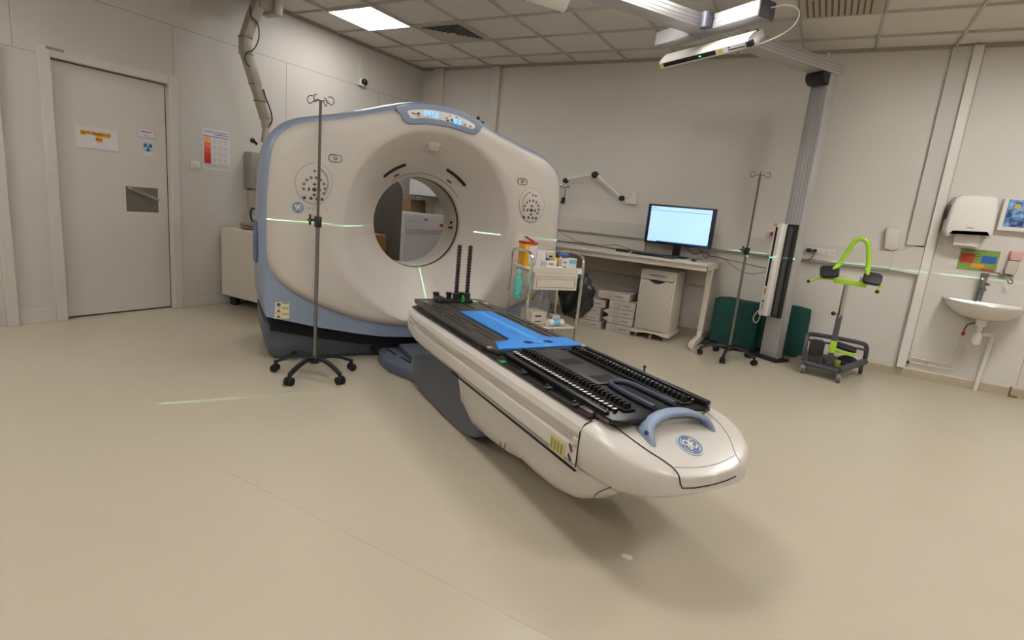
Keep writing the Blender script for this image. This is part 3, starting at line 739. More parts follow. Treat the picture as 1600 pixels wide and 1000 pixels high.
# ------------------------------------------------------------------ boards on the table
BO = (-2.9, 0, 0)
brd = thing('positioning_board', 'long dark slotted positioning board on the scanner end of the table', 'board', W(-2.9, 0), AZ)
def B_(): return MB(BO)
bo_ = [(-3.55, -.235), (-3.50, -.25), (-3.22, -.283), (-2.30, -.286), (-2.22, -.262), (-2.215, .235), (-2.26, .262), (-3.45, .262), (-3.53, .25), (-3.56, .22)]
B_().prism(bo_, .5415, .562, 'z', 0.003).build('board_plate', CARB, brd)
b = B_()
for (x0, x1, y) in [(-3.40, -3.05, -.225), (-3.02, -2.62, -.225), (-3.33, -3.12, -.185), (-3.10, -2.80, -.185), (-3.05, -2.70, -.145), (-2.66, -2.42, -.19), (-2.76, -2.45, -.15),
                    (-3.30, -3.16, -.145), (-3.02, -2.72, .215), (-2.69, -2.42, .215), (-3.08, -2.74, .17), (-2.71, -2.42, .17), (-3.42, -3.2, .19), (-3.40, -3.15, -.06), (-3.4, -3.2, .05)]:
    b.box(x0, x1, y-.007, y+.007, .5615, .5628)
b.build('slot', DARK, brd, smooth=0)
b = B_()
for x in (-3.42, -3.36, -3.28, -3.14, -3.06, -2.98, -2.9, -2.82, -2.72): b.cyl((x, -.262, .5615), (x, -.262, .5635), .006, seg=10)
for x in (-3.1, -2.6): b.cyl((x, .245, .5615), (x, .245, .5635), .008, seg=10)
b.build('index_hole', DARK, brd, smooth=0)
b = B_().obox((-3.455, -.19, .563), (.045, .012, .001), Matrix.Rotation(.3, 3, 'Z')).box(-3.52, -3.43, .13, .19, .5622, .5635).box(-3.40, -3.37, .215, .245, .5622, .5635)
b.build('pale_label', PAPER, brd, smooth=0)
b = B_().box(-2.30, -2.275, -.286, -.262, .556, .5645, .002).box(-2.26, -2.22, .225, .255, .5622, .570, .003)
b.build('corner_clip', mat('clip_pale', 'a08f88', 0.4), brd)
# post bracket and two upright posts
br = B_().box(-3.47, -3.39, -.115, .13, .5625, .585, 0.004)
for y in (-.10, -.005, .085): br.cyl((-3.50, y, .5625), (-3.50, y, .605), .02, .017, 12).cyl((-3.50, y, .600), (-3.50, y, .618), .022, .022, 12)
br.box(-3.50, -3.38, -.12, -.075, .5625, .60, 0.006).build('clamp_bracket', BLACK, brd)
for y in (.012, .092):
    b = B_().box(-3.435, -3.395, y-.020, y+.020, .585, .63, 0.006).box(-3.424, -3.406, y-.010, y+.010, .62, .955, 0.003)
    for k in range(16): b.box(-3.427, -3.403, y-.013, y+.013, .635+k*.020, .646+k*.020, 0.002)
    b.build('upright_post', BLACK, brd, smooth=0)
B_().box(-3.402, -3.385, .045, .062, .565, .615, 0.003).box(-3.402, -3.385, .062, .075, .588, .594).build('green_tab', mat('green_clip', '1f9a4a', 0.4), brd)
# blue mat
mt = thing('positioning_mat', 'bright blue T-shaped foam mat lying on the dark slotted board', 'mat', W(-2.7, 0, .5625), AZ)
mp = [(-3.08, -.098), (-3.085, .118), (-2.43, .118), (-2.405, .15), (-2.395, .238), (-2.235, .232), (-2.225, -.262), (-2.355, -.212), (-2.37, -.14), (-2.40, -.108), (-2.43, -.105)]
mo = MB((-2.7, 0, .5625)); mo.prism(mp, .5635, .5725, 'z', 0.0025); mpl = mo.build('foam', MATB, mt)
NAV = mat('mat_hole_navy', '0c1d40', 0.9)
b = MB((-2.7, 0, .5625))
for y in (-.045, .075): b.lathe([(0, .5726), (.026, .5726), (.026, .5734), (0, .5734)], (-2.315, y, 0), 'z', 20)
b.build('finger_hole', NAV, mt)
MB((-2.7, 0, .5625)).tube([(-2.30+.07*math.cos(a)-.05, .015+.055*math.sin(a), .5727) for a in [math.radians(x) for x in range(-75, 76, 10)]], .0018, 5).obox((-2.55, -.02, .5727), (.03, .006, .0012)).build('mat_marking', mat('mat_dark_blue', '1c5aa0', 0.6), mt)
# leg board with toothed ridges
LO = (-1.8, 0, 0)
lg = thing('leg_positioning_board', 'black leg board with toothed ridges and white ticks at the foot end of the table', 'board', W(-1.8, 0), AZ)
def L__(): return MB(LO)
lp = [(-2.20, -.235), (-2.20, .225), (-1.42, .232), (-1.36, .215), (-1.345, .17), (-1.375, .10), (-1.375, -.06), (-1.345, -.11), (-1.335, -.23), (-1.36, -.262), (-1.42, -.268)]
L__().prism(lp, .5415, .560, 'z', 0.004).build('board_plate', BLKB, lg)
L__().box(-2.195, -1.68, -.085, .075, .5602, .566, .003).build('centre_plate', mat('leg_board_plate', '27241f', 0.5), lg)
L__().box(-2.17, -1.37, .200, .226, .5602, .580, .004).build('rim', BLKB, lg)
L__().box(-2.17, -1.40, -.262, -.240, .5602, .572, .004).build('rim', BLKB, lg)
L__().box(-1.66, -1.39, -.03, .045, .5602, .5625, .0).build('well', DARK, lg)
for x0, x1 in ((-2.03, -1.95), (-1.78, -1.70)): L__().box(x0, x1, -.055, .045, .5655, .5667, 0).build('cutout', DARK, lg, smooth=0)
for s_, y in ((-1, -.15), (1, .135)):
    b = L__(); b.box(-2.17, -1.40, y-.028, y+.028, .560, .570, .003)
    p = b.build('toothed_ridge', BLKB, lg, smooth=0)
    b = L__()
    for k in range(30):
        x = -2.165+k*.0255; b.prism([(y-.018, .570), (y+.018, .570), (y+.013, .588), (y-.013, .588)], x, x+.010, 'x')
    b.build('tooth_row', BLKB, p, smooth=0)
    b = L__(); yo = y+s_*.052
    for k in range(30):
        x = -2.165+k*.0255; b.prism([(yo-.010, .5612), (yo+.010, .5612), (yo+.006, .573), (yo-.006, .573)], x, x+.011, 'x')
    b.build('index_comb', BLKB, p, smooth=0)
    b = L__()
    for k in range(30):
        x = -2.163+k*.0255; yy = yo-.004; b.add([(x, yy-.011, .5745), (x+.015, yy-.007, .5745), (x+.009, yy+.010, .5745), (x+.003, yy+.008, .5745), (x, yy-.011, .5732), (x+.015, yy-.007, .5732), (x+.009, yy+.010, .5732), (x+.003, yy+.008, .5732)], [(0, 1, 2, 3), (7, 6, 5, 4), (0, 4, 5, 1), (1, 5, 6, 2), (2, 6, 7, 3), (3, 7, 4, 0)])
    if s_ < 0: b.build('tick_mark', mat('tick_white', 'd8d6d4', 0.4), lg, smooth=0)
    else:
        b2 = L__()
        for k in range(30): b2.ball((-2.155+k*.0255, yo-.012, .574), .0035, u=6, v=4)
        b2.build('tick_mark', mat('tick_white', 'd8d6d4', 0.4), lg, smooth=0)
L__().tube([(-1.39, -.045, .572), (-1.55, -.05, .572), (-1.66, -.04, .572), (-1.69, .0, .572), (-1.66, .055, .572), (-1.55, .06, .572), (-1.40, .065, .572)], .011, 8, 2).build('blue_grip', mat('grip_slate', '31374b', 0.4), lg)
L__().box(-1.36, -1.335, -.10, .16, .545, .552).build('glass_edge', mat('greenish_edge', '6f7a68', 0.3), lg, smooth=0)
for s_ in (-1, 1):
    rl = MB(TO); rl.box(-3.40, -1.44, s_*.276, s_*.300, .5305, .543, .003)
    rl = rl.build('side_rail', BLKB, tab, smooth=0)
    for x in ((-2.35, -2.15, -1.95, -1.75, -1.56) if s_ < 0 else ()): MB(TO).box(x, x+.035, s_*.272, s_*.306, .543, .555, .003).ball((x+.017, s_*.29, .558), .008, u=8, v=6).build('rail_clamp', BLACK, rl)
MB(TO).box(-2.13, -2.09, -.31, -.282, .543, .549, .002).build('green_clip', mat('green_clip', '1f9a4a', 0.4), tab)
MB(TO).box(-1.52, -1.45, -.285, -.255, .541, .553, .002).box(-1.44, -1.37, -.27, -.24, .541, .551, .002).build('end_clip', mat('clip_brown', '5d4a48', 0.4), tab)
MB(TO).cyl((-1.82, .292, .543), (-1.82, .292, .572), .004, seg=8).ball((-1.82, .292, .575), .008, u=8, v=6).build('right_knob', BLACK, tab)

# ------------------------------------------------------------------ IV stands
def iv_stand(loc, rot, label, Ht, clampz):
    r = thing('iv_stand', label, 'iv stand', (loc[0], loc[1], 0), rot, 'wheeled drip stands')
    p = MB().cyl((0, 0, .11), (0, 0, 1.03), .0125, seg=14).build('lower_pole', STEEL, r)
    MB().cyl((0, 0, 1.03), (0, 0, Ht), .0085, seg=12).build('upper_pole', mat('dark_steel', '6b6660', 0.35, 0.85), r)
    cl_ = MB().box(-.02, .02, -.02, .02, clampz-.035, clampz+.035, .006)
    cl_.cyl((-.02, 0, clampz+.01), (-.05, 0, clampz+.01), .008, seg=8).cyl((-.05, 0, clampz-.02), (-.05, 0, clampz+.045), .009, .006, 8).cyl((-.05, -.03, clampz+.01), (-.05, .03, clampz+.01), .009, seg=8)
    cl_.build('height_clamp', BLACK, r)
    hk = MB()
    for k in range(4):
        a = PI/4+k*PI/2; c_, s_ = math.cos(a), math.sin(a)
        def P(rad, z, side=0): return (c_*rad-s_*side, s_*rad+c_*side, Ht+z)
        hk.tube([P(0, 0), P(.05, .012), P(.085, .02), P(.105, .035, .01), P(.10, .055, .02), P(.085, .05, .025), P(.085, .025, .02)][:0] or
                [P(0, -.005), P(.035, .002), P(.055, -.018), P(.075, -.026), P(.088, -.006), P(.082, .016), P(.064, .024), P(.048, .021)], .003, 6, 2)
    hk.build('hook_head', mat('dark_steel', '6b6660', 0.35, 0.85), r)
    hub = MB().lathe([(0, .085), (.03, .085), (.034, .10), (.03, .125), (.018, .135), (0, .135)], (0, 0, 0), 'z', 16).build('hub', BLACK, r)
    for k in range(5):
        a = 2*PI*k/5; c_, s_ = math.cos(a), math.sin(a); pr = []
        pts = [(.02, .115), (.09, .122), (.17, .108), (.235, .082), (.262, .066)]
        lgm = MB(); rg = []
        for q, z in catmull(pts, 4):
            w = .017-.022*q*0.25; rg.append([(c_*q-s_*dy, s_*q+c_*dy, z+dz) for dy, dz in ((-w, -.009), (w, -.009), (w*.7, .009), (-w*.7, .009))])
        lgm.loft(rg).cyl((c_*.258, s_*.258, .05), (c_*.258, s_*.258, .082), .012, seg=10)
        l_ = lgm.build('leg', BLACK, r, smooth=40)
        ax = Vector((-s_, c_, 0)).normalized(); cc = Vector((c_*.262, s_*.262, .027))
        wh = MB()
        for sd in (-1, 1): wh.cyl(cc+ax*sd*.005, cc+ax*sd*.024, .0265, seg=18)
        wh.cyl(cc-ax*.006, cc+ax*.006, .008, seg=8).box(cc.x-.008, cc.x+.008, cc.y-.008, cc.y+.008, .03, .056, .002)
        wh.build('caster', RUBBER, l_)
    return r
iv_stand((-2.84, 2.49), math.radians(68), 'steel drip stand standing in front of the left side of the scanner', 1.765, 1.025)
iv_stand((-.625, 5.575), math.radians(52), 'steel drip stand standing beside the desk in front of the green cloth', 1.735, 1.04)

# ------------------------------------------------------------------ laser portal
pt = thing('laser_portal', 'silver aluminium column and overhead beam frame carrying the laser units', 'frame', W(-3.375, 3.395), AZ)
PO = (-3.375, 3.395, 0)
def PM(): return MB(PO)
def ribbed(b, x0, x1, y0, y1, z0, z1, face, nr=5):
    b.box(x0, x1, y0, y1, z0, z1, .004)
    g = PM(); w = (x1-x0)
    for k in range(nr):
        c_ = x0+w*(k+.7)/(nr+.4); g.box(c_-.0025, c_+.0025, y0-.0012, y0+.001, z0+.01, z1-.01)
    return g
yc0, yc1 = 3.395, 3.50
b = PM(); g = ribbed(b, -3.475, -3.30, yc0, yc1, .03, 2.665, 'y'); 
colm = b.build('column', ALU, pt); g.build('column_groove', ALU2, colm, smooth=0)
PM().box(-3.58, -3.24, 3.33, 3.54, 0, .03, .006).build('floor_plate', BLACK, pt)
PM().box(-3.26, -3.245, 3.36, 3.375, .03, .06).box(-3.27, -3.255, 3.515, 3.53, .03, .06).build('levelling_bolt', CHROME, pt)
# beam along the u direction
b = PM().box(-3.455, -3.295, -3.45, 3.56, 2.668, 2.768, .004)
bm_ = b.build('overhead_beam', ALU, pt)
g = PM()
for z in (2.69, 2.715, 2.745): g.box(-3.2955, -3.2935, -3.44, 3.55, z-.002, z+.002)
g.build('beam_groove', ALU2, bm_, smooth=0)
PM().lathe([(0, 3.335), (.001, 3.335), (.06, 3.335)], (0, 0, 0), 'z', 3)
PM().prism([(3.395, 2.565), (3.395, 2.665), (3.30, 2.665), (3.29, 2.64), (3.30, 2.60), (3.34, 2.57)], -3.475, -3.30, 'x', .006).build('corner_bracket', BLACK, pt)
PM().tube([(-3.40, 3.45, 2.77), (-3.40, 3.45, 2.84), (-3.41, 3.47, 2.86)], .012, 8).box(-3.41, -3.39, 3.47, 3.49, 2.80, 2.815).build('cable_outlet', WHITEP, pt)
# cross piece
b = PM().box(-3.835, -3.456, 1.805, 1.945, 2.655, 2.758, .004).box(-3.294, -2.83, 1.805, 1.945, 2.655, 2.758, .004)
cp = b.build('cross_piece', ALU, pt)
g = PM()
for y in (1.83, 1.855, 1.885, 1.91): g.box(-3.83, -3.30+.0, y-.003, y+.003, 2.6535, 2.656).box(-3.29, -2.84, y-.003, y+.003, 2.6535, 2.656)
for z in (2.69, 2.72): g.box(-3.29, -2.84, 1.8035, 1.806, z-.002, z+.002)
g.build('cross_groove', ALU2, cp, smooth=0)
PM().box(-2.83, -2.815, 1.80, 1.95, 2.65, 2.763, .003).build('end_cap', mat('cap_grey', '3f4045', 0.5), cp)
PM().cyl((-3.262, 1.775, 2.66), (-3.262, 1.775, 2.765), .042, seg=20).build('joint_bracket', mat('joint_grey', '5b5b68', 0.4), pt)
PM().box(-3.485, -3.456, 1.775, 1.806, 2.68, 2.73, .003).build('joint_bracket', mat('cap_grey', '3f4045', 0.5), pt)
# laser units
def laser_unit(name, label, n0, n1, y0, y1, z0, z1, axis):
    pass
PURP = mat('purple_print', '3e3560', 0.5); TAN = mat('tan_sticker', 'c39a3c', 0.5)
def unit(label, loc, rot3, Lh, tilt=0):
    """long laser housing along local x, window facing local -z, label end at +x"""
    r = thing('laser_unit', label, 'laser', loc, 0, 'laser units on the portal'); r.rotation_euler = rot3.to_euler()
    P = [(-.044, .02), (-.044, .055), (-.03, .065), (.03, .065), (.044, .055), (.044, .02), (.036, -.035), (.020, -.055), (-.020, -.055), (-.036, -.035)]
    MB().prism(P, -Lh/2, Lh/2, 'x', .004).build('housing', WHITEP, r)
    MB().box(-Lh/2+.045, Lh*.17, -.016, .016, -.058, -.0545, .001).build('window', DARK, r, smooth=0)
    MB().box(-Lh/2+.002, -Lh/2+.035, -.015, .015, -.0575, -.0545).box(Lh*.19, Lh*.24, -.013, .013, -.0575, -.0545).build('warning_sticker', TAN, r, smooth=0)
    MB().box(Lh*.30, Lh*.47, .002, .010, -.0575, -.0545).box(Lh*.30, Lh*.32, -.016, -.006, -.0575, -.0545).build('logo_print', PURP, r, smooth=0)
    MB().box(-.01, .01, -.004, .004, -.0588, -.0578).build('light_aperture', GLED, r, smooth=0)
    MB().box(-Lh/2+.01, Lh/2-.01, -.04, .04, .065, .085, .003).build('mounting_rail', DARK, r, smooth=0)
    return r
R0 = Matrix.Rotation(AZ, 3, 'Z')
u1 = unit('white laser unit slung under the short cross piece of the overhead beam', W(-3.34, 1.885, 2.53), R0 @ Matrix.Rotation(math.radians(-50), 3, 'X') , .88)
b = MB().box(.435, .455, -.03, .03, -.05, .10, .003).build('end_bracket', ALU, u1)
M1 = (Matrix.Translation(u1.location) @ u1.rotation_euler.to_matrix().to_4x4()).inverted()
MB().tube([M1 @ W(n_, y_, z_) for n_, y_, z_ in ((-2.812, 1.90, 2.72), (-2.74, 1.98, 2.745), (-2.66, 2.02, 2.69), (-2.68, 1.99, 2.58), (-2.80, 1.92, 2.51), (-2.89, 1.86, 2.485))], .0045, 8, 2).build('power_cable', WHITEP, u1)
MB().box(.42, .475, -.02, .02, -.06, -.035, .004).build('plug', mat('plug_purple', '2d1f33', 0.5), u1)
u2 = unit('white laser unit hanging lengthwise under the beam at the top edge', W(-3.37, .175, 2.578), R0 @ Matrix.Rotation(math.radians(90), 3, 'Z') @ Matrix.Rotation(math.radians(30), 3, 'X'), .88)
# unit on the column: local x up, window to -u
Rcol = Matrix((( -NV.x, UV.x, 0), (-NV.y, UV.y, 0), (0, 0, 1)))
cu_ = thing('column_laser_unit', 'tall white laser unit with black slot bolted to the silver column', 'laser', W(-3.41, 3.33, .86), AZ, )
def CU(): return MB((-3.41, 3.33, .86))
CU().prism([(-3.505, 3.394), (-3.505, 3.30), (-3.49, 3.285), (-3.42, 3.285), (-3.405, 3.30), (-3.405, 3.394)], .43, 1.325, 'z', .004).build('housing', WHITEP, cu_)
CU().box(-3.4765, -3.4545, 3.2835, 3.287, .72, 1.29).build('window', DARK, cu_, smooth=0)
sl = CU().box(-3.401, -3.315, 3.345, 3.394, .43, 1.325, .003).build('slide_rail', BLACK, cu_, smooth=0)
CU().box(-3.375, -3.335, 3.340, 3.346, .45, 1.30).build('rail_strip', mat('rail_grey', '5e5a5a', 0.4, 0.4), sl, smooth=0)
CU().box(-3.5, -3.465, 3.2835, 3.2865, 1.295, 1.322).box(-3.475, -3.455, 3.2835, 3.2865, .64, .70).build('warning_sticker', TAN, cu_, smooth=0)
CU().box(-3.475, -3.455, 3.2835, 3.2865, .56, .58).box(-3.465, -3.459, 3.2835, 3.2865, .47, .55).build('logo_print', PURP, cu_, smooth=0)
CU().box(-3.475, -3.456, 3.281, 3.2836, .994, 1.004).build('light_aperture', GLED, cu_, smooth=0)
CU().box(-3.525, -3.505, 3.33, 3.37, .50, .60, .003).build('side_label', mat('grey_violet', '6d6a80', 0.5), cu_)
CU().tube([(-3.50, 3.33, .43), (-3.51, 3.33, .35), (-3.55, 3.33, .33), (-3.58, 3.33, .38), (-3.55, 3.34, .45), (-3.515, 3.34, .47)], .005, 8, 2).build('cable_loop', WHITEP, cu_)

# ------------------------------------------------------------------ wall channel, sockets, desk group
tr = thing('cable_trunking', 'white cable channel running along the back wall at desk height', 'trunking')
MB().box(-3.95, -1.80, YB-.055, YB, 1.025, 1.18, .004).box(-1.796, .575, YB-.055, YB, 1.005, 1.165, .004).build('channel', TRIM, tr, smooth=0)
MB().box(-3.95, -1.80, YB-.05, YB, 1.008, 1.024).box(-1.80, .575, YB-.05, YB, .985, 1.003).build('shadow_gap', JOINT, tr, smooth=0)
MB().prism([(.576, 1.0), (.576, 1.15), (.70, 1.225), (.798, 1.235), (.798, .975), (.70, .985)], YB-.05, YB, 'y').build('end_piece', TRIM, tr, smooth=0)
MB().box(-3.95, -1.80, YB-.035, YB, .875, 1.005, .003).build('lower_channel', TRIM, tr, smooth=0)
MB().box(.735, .79, YB-.055, YB-.045, 1.234, 1.243).build('dark_slit', DARK, tr, smooth=0)
r = thing('power_sockets', 'row of white wall sockets with black plugs right of the silver column', 'socket', )
MB().box(-.16, .10, YB-.062, YB-.0555, 1.065, 1.125, .003).build('socket_plate', WHITEP, r)
b = MB()
for x in (-.03, .025, .075): b.cyl((x, YB-.062, 1.095), (x, YB-.068, 1.095), .021, seg=16)
b.build('socket_face', mat('socket_pale', 'cfc8bf', 0.5), r)  # socket faces in one plain pale colour
MB().box(-.155, -.105, YB-.10, YB-.063, 1.08, 1.115, .01).box(-.095, -.06, YB-.10, YB-.063, 1.08, 1.115, .01).build('plug', BLACK, r)
MB().tube([(-.078, YB-.095, 1.085), (-.085, YB-.11, 1.04), (-.11, YB-.10, 1.0), (-.17, YB-.08, .98), (-.25, YB-.06, .975)], .004, 6, 2).build('plug_cable', BLACK, r)
r = thing('emergency_stop', 'small red emergency button on the back wall left of the silver column', 'button')
MB().box(-.53, -.455, YB-.03, YB, 1.185, 1.255, .005).build('back_plate', WHITEP, r)
MB().lathe([(0, 0), (.024, 0), (.026, -.012), (.02, -.02), (0, -.022)], (-.492, YB-.03, 1.22), 'y').build('push_button', RED, r)
r = thing('wall_dispenser', 'small pale grey wall box above the cable channel near the pilaster', 'box')
MB().prism([(.49, 1.19), (.47, 1.37), (.485, 1.385), (.575, 1.385), (.59, 1.37), (.60, 1.20), (.55, 1.17)], YB-.06, YB, 'y', .008).build('housing', mat('grey_box', 'd3cac1', 0.5), r)

dk = thing('desk', 'long cream desk against the back wall under the monitor', 'desk', (-2.4, 5.95, 0))
def DK(): return MB((-2.4, 5.95, 0))
DK().box(-4.0, -.955, 5.62, 6.30, .845, .87, .004).build('desktop', CREAM, dk)
DK().box(-4.0, -.955, 5.64, 5.675, .795, .844, .003).box(-.99, -.955, 5.676, 6.28, .80, .844, .003).build('apron', CREAM, dk, smooth=0)
DK().box(-.958, -.953, 5.635, 5.64, .80, .87).build('edge_strip', DARK, dk, smooth=0)
DK().box(-3.95, -1.0, 6.20, 6.23, .60, .79, .002).build('desk_shade_strip', mat('desk_shade', 'b3a995', 0.5), dk, smooth=0)  # beige strip painted in place of the shadow the desk casts
for x in (-.985, -3.9):
    b = DK(); b.box(x-.03, x+.025, 5.98, 6.05, .05, .80, .006)
    b.prism([(5.60, .02), (5.60, .06), (5.66, .085), (5.95, .10), (6.0, .16), (6.06, .16), (6.10, .10), (6.25, .07), (6.25, .03)], x-.03, x+.025, 'x', .006)
    b.cyl((x, 5.63, 0), (x, 5.63, .025), .018, seg=12).cyl((x, 6.22, 0), (x, 6.22, .035), .018, seg=12)
    b.build('leg', CREAM, dk, smooth=40)
# pedestal cabinet
pd = thing('drawer_pedestal', 'cream drawer pedestal on castors under the desk', 'cabinet', (-1.44, 5.98, 0))
def PD(): return MB((-1.44, 5.98, 0))
PD().box(-1.63, -1.26, 5.735, 6.19, .075, .735, .006).build('body', CREAM, pd)
PD().prism([(-1.65, .05), (-1.65, .085), (-1.24, .085), (-1.24, .05), (-1.30, .05), (-1.38, .066), (-1.50, .066), (-1.58, .05)], 5.70, 6.20, 'y', .004).build('plinth', CREAM, pd)
PFR = mat('pedestal_front', 'b9b0a4', 0.45)
d1 = PD().box(-1.615, -1.275, 5.718, 5.734, .635, .725, .004).build('drawer', PFR, pd)
PD().ball((-1.445, 5.716, .68), .1, (1.0, .03, .14), u=20, v=10).build('drawer_pull', mat('pull_grey', '8a8480', 0.4), d1)
d2 = PD().box(-1.615, -1.275, 5.718, 5.734, .10, .628, .004).build('door', PFR, pd)
PD().prism([(-1.53, .629), (-1.36, .629), (-1.38, .615), (-1.42, .598), (-1.47, .598), (-1.51, .615)], 5.714, 5.7175, 'y').build('finger_cutout', DARK, d2, smooth=0)
for x, y in ((-1.60, 5.75), (-1.44, 5.74), (-1.29, 5.75), (-1.60, 6.14), (-1.29, 6.14)):
    PD().cyl((x-.012, y, .025), (x+.012, y, .025), .025, seg=14).box(x-.014, x+.014, y-.014, y+.014, .03, .051, .003).build('castor', mat('castor_pale', '9b958c', 0.5), pd)
# monitor
mo_ = thing('monitor', 'wide computer monitor with a bright blank screen on the desk', 'monitor', (-1.38, 6.05, .87))
def MO(): return MB((-1.38, 6.05, .87))
MO().box(-1.735, -1.02, 6.02, 6.055, 1.0, 1.415, .005).build('casing', mat('bezel_navy', '161a2c', 0.35), mo_)
scm = mat('screen_white', (0.42, 0.66, 0.92), 0.3, emit=0.85, var=0.08, scale=2.0)
scr = MO().box(-1.70, -1.062, 6.0175, 6.0199, 1.022, 1.395).build('screen', scm, mo_, smooth=0)
SB = mat('screen_blue_bar', (0.03, 0.09, 0.22), 0.3, emit=0.5)
MO().box(-1.70, -1.08, 6.0165, 6.0174, 1.352, 1.356).box(-1.69, -1.62, 6.0165, 6.0174, 1.372, 1.377).box(-1.60, -1.062, 6.0165, 6.0174, 1.022, 1.032).build('screen_bar', SB, scr, smooth=0)
MO().box(-1.42, -1.34, 6.056, 6.09, .89, 1.15, .006).build('neck', BLACK, mo_)
MO().box(-1.50, -1.26, 5.96, 6.18, .8705, .885, .005).build('foot', BLACK, mo_)
kb = thing('keyboard', 'black keyboard on the desk in front of the monitor', 'keyboard', (-1.55, 5.83, .8705), math.radians(-3))
kk = MB().box(-.23, .23, -.07, .07, 0, .018, .004).build('base', BLACK, kb)
b = MB()
for i in range(15):
    for k in range(5): b.box(-.22+i*.0295, -.196+i*.0295, -.058+k*.024, -.039+k*.024, .0182, .024)
b.build('keys', mat('key_dark', '242427', 0.5), kk, smooth=0)
MB().ball((-1.13, 5.80, .885), .03, (.9, 1.4, .55), u=14, v=8).build('mouse', BLACK, smooth=60)
tag(bpy.data.objects['mouse'], 'black computer mouse on the desk right of the keyboard', 'mouse')
r = thing('desk_phone_charger', 'small black charging dock on the desk left of the keyboard', 'charger', (-1.9, 5.9, .8705))
MB().box(-.09, .06, -.04, .04, 0, .03, .008).build('dock', BLACK, r); MB().cyl((.03, 0, .03), (.03, 0, .036), .01, seg=10).build('dock_button', WHITEP, r)
r = thing('monitor_cables', 'tangle of thin dark cables behind and right of the monitor', 'cable')
MB().tube([(-1.2, 6.10, 1.02), (-1.1, 6.16, .94), (-1.0, 6.2, .92), (-.8, 6.28, .90), (-.5, 6.30, .86), (-.42, 6.2, .88)], .004, 6, 2).tube([(-1.3, 6.10, 1.0), (-1.22, 6.2, .90), (-1.1, 6.15, .98), (-1.03, 6.12, .93), (-1.12, 6.14, .89), (-.95, 6.20, .95), (-.75, 6.30, .80), (-.6, 6.28, .78), (-.40, 6.2, .87)], .003, 6, 2).tube([(-1.28, 6.12, 1.0), (-1.20, 6.1, .92), (-1.12, 6.12, .96), (-1.08, 6.1, .90), (-1.17, 6.1, .885)], .003, 6, 2).build('cable', BLACK, r)
r = thing('loose_cables', 'thin grey cables lying along the wall channel left of the monitor', 'cable')
MB().tube([(-2.9, 6.28, 1.0), (-2.7, 6.27, .93), (-2.62, 6.26, .90), (-2.3, 6.24, .885), (-2.1, 6.22, .93), (-1.95, 6.2, .89), (-1.75, 6.15, .877)], .0035, 6, 2).tube([(-3.0, 6.22, .90), (-2.7, 6.2, .88), (-2.5, 6.2, .90), (-2.25, 6.16, .877), (-1.9, 6.12, .876), (-1.6, 6.15, .88)], .0035, 6, 2).tube([(-2.95, 6.26, 1.09), (-2.92, 6.27, 1.12), (-2.90, 6.28, 1.10), (-2.92, 6.28, 1.04)], .0025, 6, 1).build('cable', mat('cable_grey', '5a5650', 0.6), r)

# swivel wall arm
r = thing('wall_swivel_arm', 'white articulated wall arm with black joints and hanging cables', 'arm')
b = MB().prism([(-2.10, 1.40), (-2.10, 1.44), (-2.03, 1.47), (-2.03, 1.535), (-2.0, 1.55), (-1.985, 1.54), (-1.97, 1.40)], YB-.05, YB, 'y', .006); b.build('wall_bracket', WHITEP, r)
MB().tube([(-2.14, YB-.09, 1.46), (-2.45, YB-.12, 1.685)], .019, 8).tube([(-2.53, YB-.12, 1.70), (-2.83, YB-.12, 1.63)], .019, 8).build('tube_arm', WHITEP, r)
for x, z, s_ in ((-2.13, 1.455, .032), (-2.49, 1.70, .04), (-2.86, 1.61, .034)):
    MB().ball((x, YB-.11, z), s_, (1.2, .8, 1), u=12, v=8).build('joint', BLACK, r)
MB().obox((-2.87, YB-.14, 1.545), (.17, .05, .03), Matrix.Rotation(.1, 3, 'Y'), .006).cyl((-2.87, YB-.12, 1.55), (-2.87, YB-.12, 1.6), .01, seg=8).build('head_clamp', CHROME, r)
MB().tube([(-2.84, YB-.14, 1.54), (-2.835, YB-.13, 1.47), (-2.85, YB-.12, 1.41)], .004, 6, 1).tube([(-2.93, YB-.14, 1.55), (-2.97, YB-.12, 1.42), (-2.96, YB-.12, 1.3), (-2.97, YB-.11, 1.2)], .006, 6, 2).tube([(-2.95+.03*math.cos(a), YB-.12, 1.39+.03*math.sin(a)) for a in [2*PI*i/14 for i in range(14)]], .0025, 5, closed=True).build('hanging_cable', BLACK, r)
MB().obox((-2.87, YB-.10, 1.375), (.045, .03, .075), Matrix.Rotation(.12, 3, 'Y'), .006).build('power_brick', BLACK, r)

# archive boxes under the desk
BXM = mat('archive_box', 'b9aea3', 0.75, var=0.05); BXT = mat('archive_tint', 'a89d93', 0.75)
proto = None
def flat_box(x, y, z, w, d_, h_, label, rz=0.0, tab_=False):
    global proto
    r = thing('archive_box', label, 'box', (x, y, z), rz, 'flat archive boxes stacked under the desk')
    c_ = MB().box(-w/2, w/2, 0, d_, 0, h_-.002, .003).build('carton', BXM, r, smooth=0)
    MB().tube([(px, -.0015, pz) for px, pz in rrect(-w*.28, -w*.08, h_*.28, h_*.72, .008, 3)], .002, 5, closed=True).box(w*.02, w*.3, -.0015, 0, h_*.42, h_*.52).build('printed_label', INK, r, smooth=0)
    if tab_: MB().add([(-w/2, 0, h_*.2), (-w/2, 0, h_*.85), (-w/2-.07, .01, h_*.45), (-w/2, .004, h_*.2), (-w/2, .004, h_*.85), (-w/2-.07, .014, h_*.45)], [(0, 1, 2), (5, 4, 3), (0, 2, 5, 3), (2, 1, 4, 5), (1, 0, 3, 4)]).build('open_flap', BXM, r, smooth=0)
    return r
